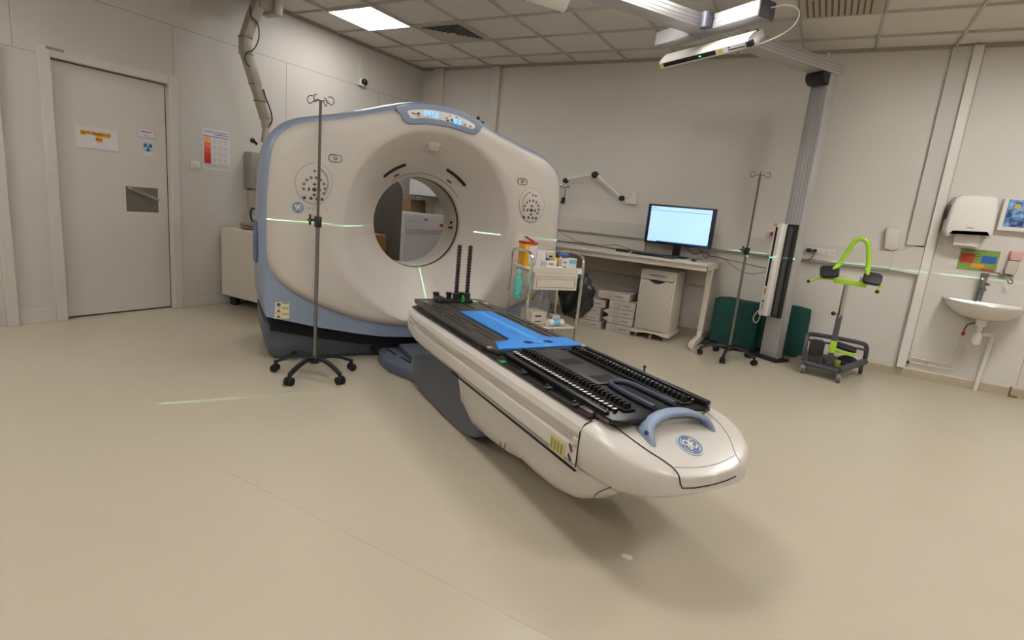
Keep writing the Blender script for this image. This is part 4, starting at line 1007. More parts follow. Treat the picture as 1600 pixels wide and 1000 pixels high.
lbls = ['bottom box of the left stack of flat archive boxes under the desk', 'second box from the floor in the left archive stack', 'third box from the floor in the left archive stack', 'topmost box of the left archive stack, jutting to the right']
for i, (z, w, dx) in enumerate(((0, .26, .0), (.083, .255, -.025), (.160, .25, -.025), (.238, .26, .015))):
    flat_box(-2.13+dx, 5.72+(.01*i), z, w, .34, (.081, .075, .076, .088)[i], lbls[i], rz=math.radians((0, 1, -1, 3)[i]))
lbls = ['bottom box of the right archive stack beside the pedestal', 'second box of the right archive stack, with an open left flap', 'third box of the right archive stack, with a pointed open flap', 'fourth box of the right archive stack, without a flap']
for i, (z, w, dx) in enumerate(((0, .30, 0), (.095, .305, .01), (.178, .31, .01), (.262, .31, .012))):
    flat_box(-1.80+dx, 5.73, z, w*.95, .34, (.092, .081, .082, .088)[i], lbls[i], tab_=(i in (1, 2)))
r = flat_box(-1.90, 5.74, .352, .36, .3, .082, 'uppermost wide archive box with a loose paper hanging over its edge')
MB().loft([[(.02+.16*t, -.004, .04*math.sin(t*PI)*-1+.085-.005*t), (.02+.16*t+.03, .12, .0855), (.02+.16*t+.03, .12, .0865), (.02+.16*t, -.004, .04*math.sin(t*PI)*-1+.087-.005*t)] for t in [k/8 for k in range(9)]]).build('loose_paper', PAPER, r)

# ------------------------------------------------------------------ trolley and its load
TA = math.radians(55); FL = Vector((-1.80, 3.51, 0))
tro = thing('instrument_trolley', 'chrome tube trolley with a cream drawer beside the scanner', 'trolley', FL, TA)
w_, d_ = .44, .34       # local x to the right, y backwards
def loop(x):
    return MB().tube([(x, 0, .05), (x, 0, .80), (x, .0, .90), (x, .04, .935), (x, d_-.04, .935), (x, d_, .90), (x, d_, .80), (x, d_, .05)], .011, 10, 2)
for x in (0, w_): loop(x).build('tube_frame', CHROME, tro)
MB().box(.012, w_-.012, .0, d_, .795, .812, .003).box(.012, w_-.012, -.006, .0, .79, .835, .002).box(.012, w_-.012, d_, d_+.006, .79, .85, .002).build('top_tray', CREAM, tro, smooth=0)
MB().box(.012, w_-.012, .0, d_, .365, .38, .003).build('middle_shelf', CREAM, tro, smooth=0)
MB().box(.012, w_-.012, .0, d_, .12, .135, .003).build('bottom_shelf', CREAM, tro, smooth=0)
dw = MB().box(.03, w_-.045, -.012, .30, .665, .788, .003).build('drawer', CREAM, tro, smooth=0)
b = MB()
for a in ((.05, w_-.065, -.0135, -.012, .765, .767), (.05, w_-.065, -.0135, -.012, .683, .686), (.05, .053, -.0135, -.012, .683, .767), (w_-.068, w_-.065, -.0135, -.012, .683, .767), (.05, w_-.065, -.0135, -.012, .745, .747)): b.box(*a)
b.build('drawer_outline', INK, dw, smooth=0)
MB().box(w_-.06, w_-.01, -.012, .0, .79, .822, .002).build('corner_label', WHITEP, tro, smooth=0)
for x in (0, w_):
    for y in (0, d_):
        MB().cyl((x-.01, y, .025), (x+.01, y, .025), .025, seg=14).cyl((x, y, .03), (x, y, .055), .009, seg=8).build('castor', RUBBER, tro)
def tl(x, y, z=0): # trolley-local to world
    return (FL.x+x*math.cos(TA)-y*math.sin(TA), FL.y+x*math.sin(TA)+y*math.cos(TA), z)
# sharps bin on a side shelf left of the trolley top
r = thing('sharps_bin', 'yellow sharps bin with a red lid on the trolley top', 'bin', tl(.070, .22, .8125), TA)
MB().prism(rrect(-.05, .05, -.055, .055, .012, 3), 0, .165, 'z', .003).build('container', YEL, r)
MB().prism(rrect(-.055, .055, -.06, .06, .012, 3), .166, .182, 'z', .003).obox((-.0, -.02, .20), (.085, .05, .008), Matrix.Rotation(math.radians(25), 3, 'Y'), .003).build('lid', RED, r)
MB().box(-.015, .05, -.057, -.0555, .02, .155).build('white_label', PAPER, r, smooth=0)
r = thing('leaflet', 'white sheet standing against the yellow sharps bin', 'paper', tl(.152, .145, .8125), TA)
MB().obox((0, 0, .065), (.075, .004, .13), Matrix.Rotation(.06, 3, 'Y')).build('sheet', PAPER, r, smooth=0)
r = thing('disinfectant_bottle', 'turquoise pump bottle hooked on the left frame of the trolley', 'bottle', tl(-.03, .12, .58), TA)
MB().lathe([(0, 0), (.026, 0), (.03, .01), (.03, .13), (.022, .155), (.012, .175), (.012, .185), (0, .185)], (0, 0, 0)).build('body', TEAL, r)
MB().lathe([(0, .186), (.014, .186), (.014, .21), (.006, .212), (.006, .235), (0, .235)], (0, 0, 0)).box(-.03, .01, -.007, .007, .235, .248, .003).build('pump_head', mat('pump_pale', '9fd0cc', 0.4), r)
MB().tube([(.031*math.cos(a), .031*math.sin(a), .04) for a in [2*PI*i/16 for i in range(16)]], .0015, 5, closed=True).tube([(.031*math.cos(a), .031*math.sin(a), .10) for a in [2*PI*i/16 for i in range(16)]], .0015, 5, closed=True).tube([(.03, 0, .04), (.03, 0, .10), (.03, 0, .15), (.02, 0, .2)], .0015, 5).build('wire_holder', CHROME, r)
b = MB().obox((.034, -.01, .05), (.014, .02, .03), None, .003).build('white_tag', PAPER, r)
def carton(label, x, y, z, w, dd, h_, m, band=None, rz=0, name='small_carton'):
    r = thing(name, label, 'box', tl(x, y, z), TA+rz)
    MB().box(-w/2, w/2, -dd/2, dd/2, 0, h_, .002).build('carton_body', m, r, smooth=0)
    if band: MB().box(-w/2, w/2, -dd/2-.0012, -dd/2, h_*.55, h_*.9).build('printed_band', band, r, smooth=0)
    else: MB().box(-w*.25, w*.15, -dd/2-.0012, -dd/2, h_*.62, h_*.74).box(-w*.25, w*.15, -dd/2-.0012, -dd/2, h_*.22, h_*.30).build('printed_text', INKD, r, smooth=0)
    return r
WB = mat('white_card', 'd5d1c9', 0.6)
carton('low white carton on the trolley top next to the leaflet', .20, .10, .8125, .085, .08, .055, WB)
carton('white carton with dark print at the middle of the trolley top', .314, .09, .8125, .065, .07, .08, WB)
carton('white carton with a light blue band at the right end of the trolley top', .385, .10, .8125, .07, .07, .085, WB, mat('sky_band', '6fb6cf', 0.6))
r = thing('wipes_packet', 'amber soft packet between two white cartons on the trolley', 'packet', tl(.262, .12, .8125), TA)
MB().ball((0, 0, .042), .04, (.42, .6, 1.0), u=12, v=8).build('pouch', YEL, r)
r = thing('glove_packet', 'blue plastic packet lying on top of the cartons on the trolley', 'packet', tl(.35, .145, .902), TA)
MB().ball((0, 0, .014), .05, (1.1, .7, .28), u=14, v=8).build('pouch', mat('packet_blue', '23509e', 0.35), r)
r = thing('folded_packet', 'dark blue folded packet behind the low white carton on the trolley', 'packet', tl(.205, .20, .8125), TA)
MB().ball((0, 0, .038), .06, (1.0, .5, .62), u=14, v=8).build('pouch', mat('packet_navy', '3a4f86', 0.4), r)
carton('cream carton behind the blue packet on the trolley', .28, .25, .8125, .08, .06, .115, mat('cream_card', 'cfc6b0', 0.6))
r = thing('tissue_wad', 'crumpled white tissues at the front edge of the trolley top', 'tissues', tl(.20, .03, .8125), TA)
MB().ball((-.03, 0, .012), .03, (1.4, .8, .4), u=10, v=6).ball((.05, 0, .012), .03, (1.6, .8, .4), u=10, v=6).build('tissue', PAPER, r)
carton('white cardboard box with small symbols on the middle shelf of the trolley', .15, .17, .381, .13, .18, .10, mat('shelf_card', 'c9bfb0', 0.6))
r = thing('wipes_roll', 'white and blue wipes tube lying on the trolley shelf', 'roll', tl(.27, .035, .409), TA+.15)
MB().cyl((-.07, 0, 0), (.07, 0, 0), .028, seg=18).build('tube_body', WB, r); MB().cyl((-.03, 0, 0), (.03, 0, 0), .0285, seg=18).build('blue_band', mat('sky_band', '6fb6cf', 0.6), r)
r = thing('small_carton', 'small white carton at the right of the trolley shelf', 'box', tl(.37, .22, .381), TA)
MB().box(-.035, .035, -.03, .03, 0, .05, .003).build('carton_body', WB, r)
r = thing('red_container', 'red container at the back of the trolley shelf', 'container', tl(.27, .27, .381), TA)
MB().lathe([(0, 0), (.035, 0), (.04, .06), (.036, .065), (0, .065)], (0, 0, 0)).build('tub', RED, r)
# bin bags
def lump(name, label, cat, c_, r0, sc, m, loc_, amp=.12, seed=1, top=None):
    rnd = random.Random(seed); o = thing(name, label, cat, loc_)
    bm = bmesh.new(); bmesh.ops.create_icosphere(bm, subdivisions=4, radius=1.0)
    ph = [(Vector((rnd.uniform(-1, 1), rnd.uniform(-1, 1), rnd.uniform(-1, 1))).normalized(), rnd.uniform(4, 16), rnd.uniform(0, 6)) for _ in range(14)]
    for v in bm.verts:
        p = v.co.normalized(); q = 1+sum(math.sin(p.dot(a)*f_+s_) for a, f_, s_ in ph)/10*amp*2
        if top: q *= (1-top*max(0, p.z))
        v.co = Vector((p.x*q*sc[0], p.y*q*sc[1], p.z*q*sc[2]))*r0 + Vector(c_)
    MB().addbm(bm).build('bag', m, o, smooth=60); return o
lump('bin_bag', 'black bin bag hanging on the back right of the trolley', 'bag', (0, 0, 0), .16, (.9, .72, 1.5), mat('bag_black', '101214', 0.28), (-1.77, 4.34, .60), .20, 3, top=.35)
lump('clear_bag', 'clear plastic bag hanging beside the black bin bag', 'bag', (0, 0, 0), .085, (.55, .5, 1.9), mat('bag_clear', 'c0bfbe', 0.25, alpha=.55), (-1.93, 4.02, .53), .2, 5, top=.4)

# ------------------------------------------------------------------ green covered cart
r = thing('covered_cart', 'low cart hidden under a dark green cloth behind the silver column', 'cart')
def cloth(x0, x1, y0, y1, z0, z1, sd):
    rnd = random.Random(sd); b = MB(); N_ = 64; rings_ = []
    def per(t):
        L = 2*(x1-x0)+2*(y1-y0); s_ = t*L
        for a, c_ in (((x0, y0), (x1, y0)), ((x1, y0), (x1, y1)), ((x1, y1), (x0, y1)), ((x0, y1), (x0, y0))):
            l = math.hypot(c_[0]-a[0], c_[1]-a[1])
            if s_ <= l: f_ = s_/l; return a[0]+(c_[0]-a[0])*f_, a[1]+(c_[1]-a[1])*f_
            s_ -= l
        return x0, y0
    cx, cy = (x0+x1)/2, (y0+y1)/2; ph = [rnd.uniform(0, 6) for _ in range(4)]
    for k in range(9):
        z = z0+(z1-z0)*k/7 if k < 8 else z1+.004; q = 1.0 if k < 7 else (.985 if k == 7 else .93); rg = []
        for i in range(N_):
            px, py = per(i/N_); a = 2*PI*i/N_; wv = (1-k/8)*.012*(math.sin(9*a+ph[0])+.7*math.sin(17*a+ph[1]+k*.4))
            dx, dy = px-cx, py-cy; l = math.hypot(dx, dy)
            zz = z + (.008*math.sin(3*a+ph[2]) if k >= 7 else (.012*math.sin(5*a+ph[3]) if k == 0 else 0))
            rg.append((cx+dx*q+dx/l*wv, cy+dy*q+dy/l*wv*.6, zz))
        rings_.append(rg)
    b.loft(rings_); return b
cloth(-.90, -.46, 6.05, 6.26, .045, .505, 2).build('green_cover', GREENC, r, smooth=60)
cloth(-.44, .0, 6.185, 6.29, .03, .515, 4).build('green_cover', GREENC, r, smooth=60)
MB().box(-.94, -.50, 5.97, 6.24, .02, .043, .006).build('cart_base', BLACK, r)
b = MB()
for x in (-.88, -.5): b.cyl((x-.01, 6.0, .015), (x+.01, 6.0, .015), .015, seg=12).cyl((x-.01, 6.22, .015), (x+.01, 6.22, .015), .015, seg=12)
b.build('castor', RUBBER, r)

# ------------------------------------------------------------------ lime green transfer aid
lf = thing('patient_lift', 'lime green and grey standing aid with black pads near the back wall', 'lift', (.25, 5.8, 0))
def LF(): return MB((.25, 5.8, 0))
GR = mat('lift_grey', '45454a', 0.45)
fp = [(.02, 5.60), (.30, 5.49), (.50, 5.98), (.52, 6.10), (.44, 6.16), (.06, 6.16), (.02, 6.08)]
b = LF().prism(fp, .085, .105, 'z', .004)
b.build('footboard', mat('footboard_black', '212124', 0.6), lf)
LF().tube([(.03, 5.60, .10), (.30, 5.50, .10)], .022, 8).tube([(.30, 5.50, .11), (.515, 5.98, .14)], .030, 8).tube([(.03, 5.60, .11), (.02, 6.05, .12)], .02, 8).build('base_frame', GR, lf)
LF().tube([(.015, 5.62, .12), (.005, 5.72, .31), (.01, 5.76, .335), (.05, 5.79, .345), (.46, 5.95, .315), (.505, 5.96, .29), (.512, 5.97, .20), (.512, 5.99, .12)], .020, 10, 2).tube([(.02, 5.77, .285), (.50, 5.95, .255)], .010, 8).build('rear_hoop', GR, lf)
LF().obox((.222, 5.60, .33), (.046, .036, .50), None, .003).build('lower_column', GR, lf)
LF().cyl((.222, 5.60, .56), (.222, 5.60, .86), .019, seg=14).build('inner_column', CHROME, lf)
LF().cyl((.20, 5.60, .585), (.18, 5.60, .585), .006, seg=8).ball((.172, 5.60, .585), .02, u=12, v=8).build('adjust_knob', BLACK, lf)
LF().box(.198, .248, 5.575, 5.62, .235, .345, .006).box(.24, .42, 5.64, 5.67, .235, .255, .004).build('lime_sleeve', LIME, lf)
LF().obox((.245, 5.60, .872), (.25, .035, .045), Matrix.Rotation(math.radians(2), 3, 'Y'), .004).build('crossbar', LIME, lf)
LF().obox((.245, 5.615, .905), (.19, .012, .05), Matrix.Rotation(math.radians(-20), 3, 'X'), .004).build('clear_plate', mat('pale_plate', 'b9b6a4', 0.4), lf)
LF().tube([(.10, 5.60, .965), (.13, 5.61, 1.0), (.165, 5.62, 1.09), (.20, 5.63, 1.20), (.235, 5.63, 1.252), (.29, 5.63, 1.25), (.325, 5.63, 1.20), (.345, 5.62, 1.09), (.355, 5.61, .99), (.36, 5.60, .94)], .019, 10, 2).build('push_hoop', LIME, lf)
LF().tube([(.14, 5.60, .885), (.02, 5.585, .885), (-.06, 5.57, .845)], .012, 8, 1).tube([(.35, 5.60, .88), (.44, 5.59, .895), (.475, 5.575, .87), (.455, 5.56, .835)], .012, 8, 1).build('side_grip', LIME, lf)
LF().ball((-.07, 5.568, .840), .016, u=10, v=8).ball((.452, 5.557, .828), .017, u=10, v=8).build('grip_end', BLACK, lf)
PADM = mat('pad_black', '19181a', 0.55)
def pad(c_, ax_, ay_, rx, rz_):
    b = LF(); P = rrect(-ax_, ax_, -ay_, ay_, min(ax_, ay_)*.55, 4); Mx = Matrix.Translation(Vector(c_)) @ Matrix.Rotation(rz_, 4, 'Y') @ Matrix.Rotation(rx, 4, 'X')
    q = MB().prism(P, -.015, .015, 'z', .009, 3); vs = [Mx @ Vector(v) for v in q.v]; b.add(vs, q.f); return b
pad((.075, 5.585, .945), .075, .06, math.radians(50), math.radians(-8)).build('arm_pad', PADM, lf, smooth=50)
pad((.40, 5.585, .93), .07, .06, math.radians(50), math.radians(6)).build('arm_pad', PADM, lf, smooth=50)
pad((.10, 5.60, .255), .06, .075, math.radians(88), 0).build('knee_pad', PADM, lf, smooth=50)
pad((.33, 5.80, .27), .09, .04, math.radians(25), math.radians(10)).build('folded_pad', PADM, lf, smooth=50)
LF().tube([(.16, 5.62, .10), (.15, 5.64, .14), (.17, 5.68, .17), (.19, 5.68, .12)], .008, 8, 1).build('foot_lever', mat('lever_grey', '5d6068', 0.4), lf)
LF().box(.26, .31, 5.62, 5.66, .106, .17, .005).build('lime_block', mat('olive_block', '7c8a3a', 0.5), lf)
lf2 = LF().ball((.37, 5.85, .15), .05, (1.6, 1.3, .8), u=12, v=8).ball((.34, 5.76, .13), .035, (1.5, 1.2, .7), u=12, v=8).build('strap_bundle', mat('strap_black', '161616', 0.8), lf)
CAS = mat('castor_silver', 'a6a29c', 0.35, 0.4)
for x, y, s_ in ((.025, 5.585, .03), (.31, 5.475, .03), (.505, 6.06, .045), (.05, 6.14, .035)):
    w = LF().cyl((x-.014, y, s_), (x+.014, y, s_), s_, seg=18).build('wheel', mat('wheel_grey', '55534f', 0.6), lf)
    LF().box(x-.019, x+.019, y-.014, y+.014, s_*1.1, s_*2+.012, .003).cyl((x-.018, y, s_), (x+.018, y, s_), s_*.45, seg=12).build('wheel_fork', CAS, w)

# ------------------------------------------------------------------ wash basin corner
r = thing('towel_dispenser', 'white paper towel dispenser on the wall above the basin', 'dispenser')
P = [(.90, 1.37), (.885, 1.40), (.895, 1.60), (.915, 1.69), (.95, 1.71), (1.16, 1.71), (1.195, 1.695), (1.215, 1.60), (1.225, 1.40), (1.21, 1.36), (1.19, 1.36), (1.17, 1.39), (.955, 1.38), (.93, 1.35), (.91, 1.35)]
MB().prism(P, YB-.215, YB-.001, 'y', .022, 3).build('casing', WHITEP, r, smooth=50)
MB().box(.89, .905, YB-.17, YB-.02, 1.40, 1.62, .003).build('side_window', mat('window_violet', '45405c', 0.4), r)
b = MB(); b.box(1.035, 1.085, YB-.2165, YB-.2145, 1.432, 1.438); b.build('printed_mark', INK, r, smooth=0)
MB().box(.985, 1.16, YB-.13, YB-.122, 1.28, 1.40).build('paper_towel', mat('towel_white', 'e2dcd8', 0.8), r, smooth=0)
M = backM(1.21, 1.165)
r = notice('hygiene_poster', 'green hygiene poster with red and blue boxes below the towel dispenser', 'poster', M, .28, .19)
flat(M, -.14, .14, -.095, .095, .0016, .0022).build('green_ground', mat('poster_green', '7a9a45', 0.6), r, smooth=0)
flat(M, -.128, -.03, -.03, .055, .0023, .003).build('red_box', mat('poster_red', 'b23a22', 0.6), r, smooth=0)
flat(M, .02, .125, -.02, .045, .0023, .003).build('blue_box', mat('poster_blue', '2a5fa8', 0.6), r, smooth=0)
b = flat(M, -.04, .05, -.065, -.03, .0023, .003); b.build('orange_box', mat('poster_orange', 'd8982c', 0.6), r, smooth=0)
flat(M, .03, .125, -.09, -.068, .0023, .003).build('red_strip', mat('poster_red2', 'b0482c', 0.6), r, smooth=0)
b = MB()
for k, (x0, x1) in enumerate(((-.11, .04), (-.03, .01), (-.03, .01), (-.02, .01))):
    q = flat(M, x0, x1, .075-k*.022, .082-k*.022, .0023, .003); b.add(q.v, q.f)
b.build('heading_line', mat('poster_dark', '4d6030', 0.6), r, smooth=0)
r = thing('soap_dispenser', 'pale soap dispenser with a pink top beside the hygiene poster', 'dispenser')
MB().prism(rrect(1.40, 1.475, 1.075, 1.19, .012, 3), YB-.07, YB, 'y', .006).build('body', mat('soap_grey', 'bdb5a6', 0.5), r)
MB().prism(rrect(1.405, 1.49, 1.195, 1.275, .012, 3), YB-.075, YB, 'y', .006).build('pink_top', mat('soap_pink', 'cf9d98', 0.45), r)
MB().tube([(1.28, YB-.03, 1.075), (1.40, YB-.03, 1.07), (1.47, YB-.03, 1.06)], .005, 6).box(1.375, 1.405, YB-.06, YB-.01, 1.045, 1.075, .003).tube([(1.43, YB-.08, 1.06), (1.45, YB-.10, 1.03), (1.47, YB-.08, 1.0), (1.45, YB-.06, .99), (1.43, YB-.06, 1.02)], .005, 6, 1).build('holder_bracket', STEEL, r)
r = thing('blue_picture', 'blue patterned picture box with a yellow square on the wall at the right edge', 'picture')
MB().box(1.27, 1.56, YB-.06, YB, 1.44, 1.71, .004).build('box_frame', WHITEP, r, smooth=0)
pm = mat('picture_blue', '24509a', 0.5, var=0.0, scale=22)
nt = pm.node_tree; mxn = [n_ for n_ in nt.nodes if n_.type == 'MIX'][0]
mxn.inputs[6].default_value = (.01, .03, .15, 1); mxn.inputs[7].default_value = (.25, .5, .8, 1)
rp = nt.nodes.new('ShaderNodeMapRange'); rp.inputs['From Min'].default_value = .38; rp.inputs['From Max'].default_value = .68
nzn = [n_ for n_ in nt.nodes if n_.type == 'TEX_NOISE'][0]; nt.links.new(nzn.outputs['Fac'], rp.inputs['Value']); nt.links.new(rp.outputs['Result'], mxn.inputs[0])
MB().box(1.30, 1.56, YB-.0625, YB-.0605, 1.475, 1.705).build('blue_pattern', pm, r, smooth=0)
MB().box(1.345, 1.385, YB-.0645, YB-.063, 1.63, 1.67).build('yellow_square', mat('dull_yellow', 'c9ab5c', 0.6), r, smooth=0)
# basin
bs = thing('wash_basin', 'white wall hung wash basin with a chrome tap', 'basin')
rg = []
def basin_ring(z, hw, dp, inset=0.0):
    P = []
    for k in range(25):
        a = PI*k/24; x = 1.315-math.cos(a)*hw; y = YB-.002-inset - (math.sin(a)**.75)*(dp-inset)
        P.append((x, y, z))
    return P
for z, hw, dp in ((.655, .13, .20), (.67, .17, .26), (.70, .225, .34), (.74, .26, .39), (.785, .285, .425), (.80, .29, .43), (.808, .285, .425)): rg.append(basin_ring(z, hw, dp))
rg += [basin_ring(.808, .262, .40, .10), basin_ring(.79, .245, .38, .11), basin_ring(.72, .17, .31, .14), basin_ring(.70, .06, .24, .18)]
MB().loft(rg).build('bowl', mat('porcelain', 'd9d4cb', 0.15, var=0.01, coat=0.5), bs, smooth=50)
t_ = MB().cyl((1.27, YB-.06, .808), (1.27, YB-.06, 1.03), .026, seg=18).cyl((1.27, YB-.06, 1.03), (1.27, YB-.06, 1.06), .029, seg=18).cyl((1.27, YB-.06, .97), (1.31, YB-.10, .965), .010, seg=10).tube([(1.27, YB-.07, .93), (1.27, YB-.15, .935), (1.27, YB-.20, .92)], .013, 10, 1)
t_.build('tap', mat('tap_steel', '8c8a88', 0.3, 0.85), bs)
MB().cyl((1.315, YB-.16, .60), (1.315, YB-.16, .655), .035, .045, 16).cyl((1.315, YB-.16, .50), (1.315, YB-.16, .60), .018, seg=12).lathe([(0, .43), (.025, .435), (.033, .46), (.033, .52), (.026, .535), (0, .54)], (1.315, YB-.16, 0)).build('trap', WHITEP, bs)
MB().tube([(1.34, YB-.16, .535), (1.40, YB-.14, .53), (1.43, YB-.07, .525), (1.44, YB-.05, .50), (1.42, YB-.04, .0)], .017, 10, 1).build('drain_pipe', WHITEP, bs)
MB().tube([(1.285, YB-.12, .62), (1.25, YB-.08, .60), (1.235, YB-.05, .56), (1.235, YB-.04, .50)], .006, 8, 1).build('flex_hose', mat('hose_dark', '5b4a40', 0.5), bs)
MB().lathe([(0, -.022), (.012, -.015), (.014, .012), (0, .022)], (1.235, YB-.04, .50)).build('red_valve', RED, bs)
PW = mat('pipe_paint', 'cdc5b6', 0.4)
r = thing('water_pipes', 'two thin painted pipes running along the wall to the basin', 'pipe')
MB().tube([(.90, YB-.025, .195), (1.10, YB-.025, .195), (1.17, YB-.025, .19), (1.215, YB-.025, .22), (1.235, YB-.03, .33), (1.235, YB-.035, .475)], .007, 8, 1).tube([(.90, YB-.025, .15), (1.14, YB-.025, .15), (1.22, YB-.025, .15), (1.265, YB-.025, .18), (1.285, YB-.03, .33), (1.285, YB-.04, .43)], .007, 8, 1).build('pipe', PW, r)
MB().box(1.035, 1.042, YB-.032, YB, .14, .205).box(1.21, 1.31, YB-.035, YB, .335, .342).build('pipe_clip', PW, r)
MB().box(.875, .90, YB-.035, YB, .135, .155, .004).build('pipe_collar', mat('collar_dark', '4a4138', 0.7), r)
# dado fittings at the corner
r = thing('corner_pipe', 'brown stub at the skirting near the right edge', 'fitting')
MB().box(1.66, 1.675, YB-.02, YB-.0125, .0, .09).box(1.66, 1.72, YB-.04, YB-.0125, .0, .014).build('stub', mat('stub_brown', '7a6248', 0.7), r)

# ------------------------------------------------------------------ left side: low cabinet, arm, wall box
cb = thing('low_cabinet', 'low white cabinet against the left wall behind the scanner', 'cabinet', (-4.9, 3.6, 0))
def CB(): return MB((-4.9, 3.6, 0))
CB().box(-5.20, -4.25, 3.36, 3.90, .10, .77, .004).build('body', mat('cabinet_white', 'd0c8ba', 0.4), cb, smooth=0)
for x, y in ((-5.1, 3.44), (-4.35, 3.44), (-5.1, 3.82), (-4.35, 3.82)): CB().box(x-.04, x+.04, y-.03, y+.03, 0, .099, .004).build('foot', BLACK, cb, smooth=0)
r = thing('round_weight', 'brown round disc lying on the low white cabinet', 'disc', (-5.0, 3.60, .7705))
MB().lathe([(0, 0), (.12, 0), (.14, .015), (.13, .035), (.145, .045), (.13, .06), (.08, .062), (0, .055)], (0, 0, 0)).build('disc', mat('brown_weave', '8a7460', 0.7, var=.2), r)
r = thing('wooden_block', 'small brown block beside the disc on the low cabinet', 'block', (-4.80, 3.58, .7705))
MB().box(-.05, .05, -.05, .05, 0, .07, .01).build('block', mat('brown_block', '6d5645', 0.7), r)
r = thing('wall_box', 'grey electrical box with a dangling cable on the left wall beside the scanner', 'box')
MB().box(XL, XL+.12, 3.63, 3.86, 1.17, 1.53, .01).build('enclosure', mat('box_grey', '8e8a82', 0.5), r)
MB().box(XL, XL+.08, 3.67, 3.75, .98, 1.165, .008).build('lower_module', mat('module_pale', 'aaa294', 0.5), r)
MB().tube([(XL+.05, 3.72, .98), (XL+.06, 3.66, .95), (XL+.06, 3.67, .85), (XL+.06, 3.74, .76), (XL+.06, 3.80, .70)], [.014, .004], 8, 2).tube([(XL+.07, 3.80, 1.15), (XL+.09, 3.75, 1.08), (XL+.09, 3.79, 1.03), (XL+.08, 3.85, 1.0)], .006, 8, 2).build('cable', BLACK, r)
# articulated ceiling conduit
r = thing('ceiling_cable_arm', 'beige jointed cable arm hanging from the ceiling behind the scanner', 'arm')
BG = mat('conduit_beige', 'a8a08f', 0.5); 
XA = -4.9
MB().box(XA-.06, XA+.06, 3.53, 3.70, 2.80, CEIL, .005).box(XA-.10, XA+.10, 3.66, 3.74, 2.78, CEIL, .004).build('ceiling_bracket', BG, r)
segs = [((3.56, 2.86), (3.49, 2.68), .045), ((3.49, 2.70), (3.42, 2.50), .04), ((3.42, 2.52), (3.42, 2.36), .04), ((3.43, 2.38), (3.53, 2.12), .04), ((3.52, 2.14), (3.58, 1.98), .036), ((3.57, 2.0), (3.63, 1.84), .036), ((3.63, 1.86), (3.64, 1.76), .03), ((3.64, 1.76), (3.62, 1.62), .024)]
for (a, b_, w) in segs:
    p0, p1 = Vector((XA, *a)), Vector((XA, *b_)); dd = p1-p0; ang = math.atan2(dd.y, -dd.z)
    MB().obox((p0+p1)/2, (w*2.1, w*2.1, dd.length), Matrix.Rotation(ang, 3, 'X'), .008).build('conduit_segment', BG, r)
MB().tube([(XA+.04, 3.45, 2.78), (XA+.05, 3.44, 2.68), (XA+.05, 3.52, 2.66), (XA+.05, 3.53, 2.52), (XA+.05, 3.46, 2.40), (XA+.05, 3.40, 2.38), (XA+.05, 3.37, 2.30), (XA+.05, 3.43, 2.26)], .006, 6, 2).tube([(XA+.04, 3.58, 2.10), (XA+.06, 3.59, 2.02), (XA+.06, 3.63, 1.96), (XA+.06, 3.67, 1.84), (XA+.05, 3.64, 1.78)], .007, 6, 2).build('loose_cable', mat('dark_cable', '34302c', 0.6), r)
b = MB()
for (a, b_, w) in segs[1:7]: b.box(XA-w*1.1, XA+w*1.1, a[0]-w*1.15, a[0]+w*1.15, a[1]-.012, a[1]-.004)
b.build('clip_band', mat('band_dark', '5f594e', 0.6), r, smooth=0)

# ------------------------------------------------------------------ things seen through the bore
pc = thing('power_cabinet', 'white electronics cabinet with a grille and red button seen through the scanner ring', 'cabinet', (-4.8, 5.55, 0))
def PC(): return MB((-4.8, 5.55, 0))
CW = mat('cabinet_cool', 'c6c2c4', 0.4)
PC().box(-5.2, -4.41, 5.15, 5.99, 0, 1.045, .006).build('body', CW, pc, smooth=0)
PC().box(-4.41, -4.402, 5.16, 5.98, .02, 1.03, .002).build('front_panel', CW, pc, smooth=0)
b = PC()
for k in range(5): b.box(-4.402, -4.400, 5.19, 5.93, .80+k*.012, .804+k*.012)
b.build('grille', INK, pc, smooth=0)
PC().lathe([(0, 0), (.022, 0), (.022, .02), (0, .022)], (-4.402, 5.88, .915), 'x').build('red_button', RED, pc)
PC().cyl((-4.402, 5.82, .92), (-4.396, 5.82, .92), .008, seg=10).cyl((-4.402, 5.78, .92), (-4.396, 5.78, .92), .006, seg=10).build('white_lamp', WHITEP, pc)
PC().box(-4.402, -4.399, 5.52, 5.60, .97, .99).build('name_plate', INK, pc, smooth=0); PC().box(-4.402, -4.3995, 5.20, 5.40, .955, .96).build('printed_line', INK, pc, smooth=0)
r = thing('brown_board', 'brown wooden board standing behind the white electronics cabinet', 'board', (-5.0, 6.2, 0))
MB().box(-.20, -.05, -.17, .14, 0, 1.21, .003).build('board', CARD, r, smooth=0)
r = thing('wall_cabinet', 'white wall hung unit visible at the top of the scanner ring', 'cabinet', )
MB().box(-5.03, -4.50, 5.95, 6.34, 1.275, 1.8, .006).build('casing', CW, r, smooth=0)
MB().box(-5.03, -4.50, 5.949, 6.34, 1.266, 1.2745).build('lower_lip', INKD, r, smooth=0)
r = thing('dark_panel', 'dark grey rounded panel standing behind the scanner ring', 'screen', (-4.3, 4.60, 0))
MB().prism(rrect(-.62, .365, .0, 1.41, .16, 6), -.02, .02, 'x', .006).build('panel', mat('dark_panel_grey', '5a564d', 0.7), r)  # plain dark rounded slab, not a known fitting
r = thing('orange_crate', 'orange box in front of the dark panel seen through the scanner ring', 'box', (-4.12, 4.33, .0))
MB().box(-.12, .12, -.10, .085, .55, .83, .01).build('crate', mat('crate_orange', 'a8773a', 0.6), r); MB().box(-.10, .10, -.09, .07, 0, .549, .01).build('stand', CARD, r)

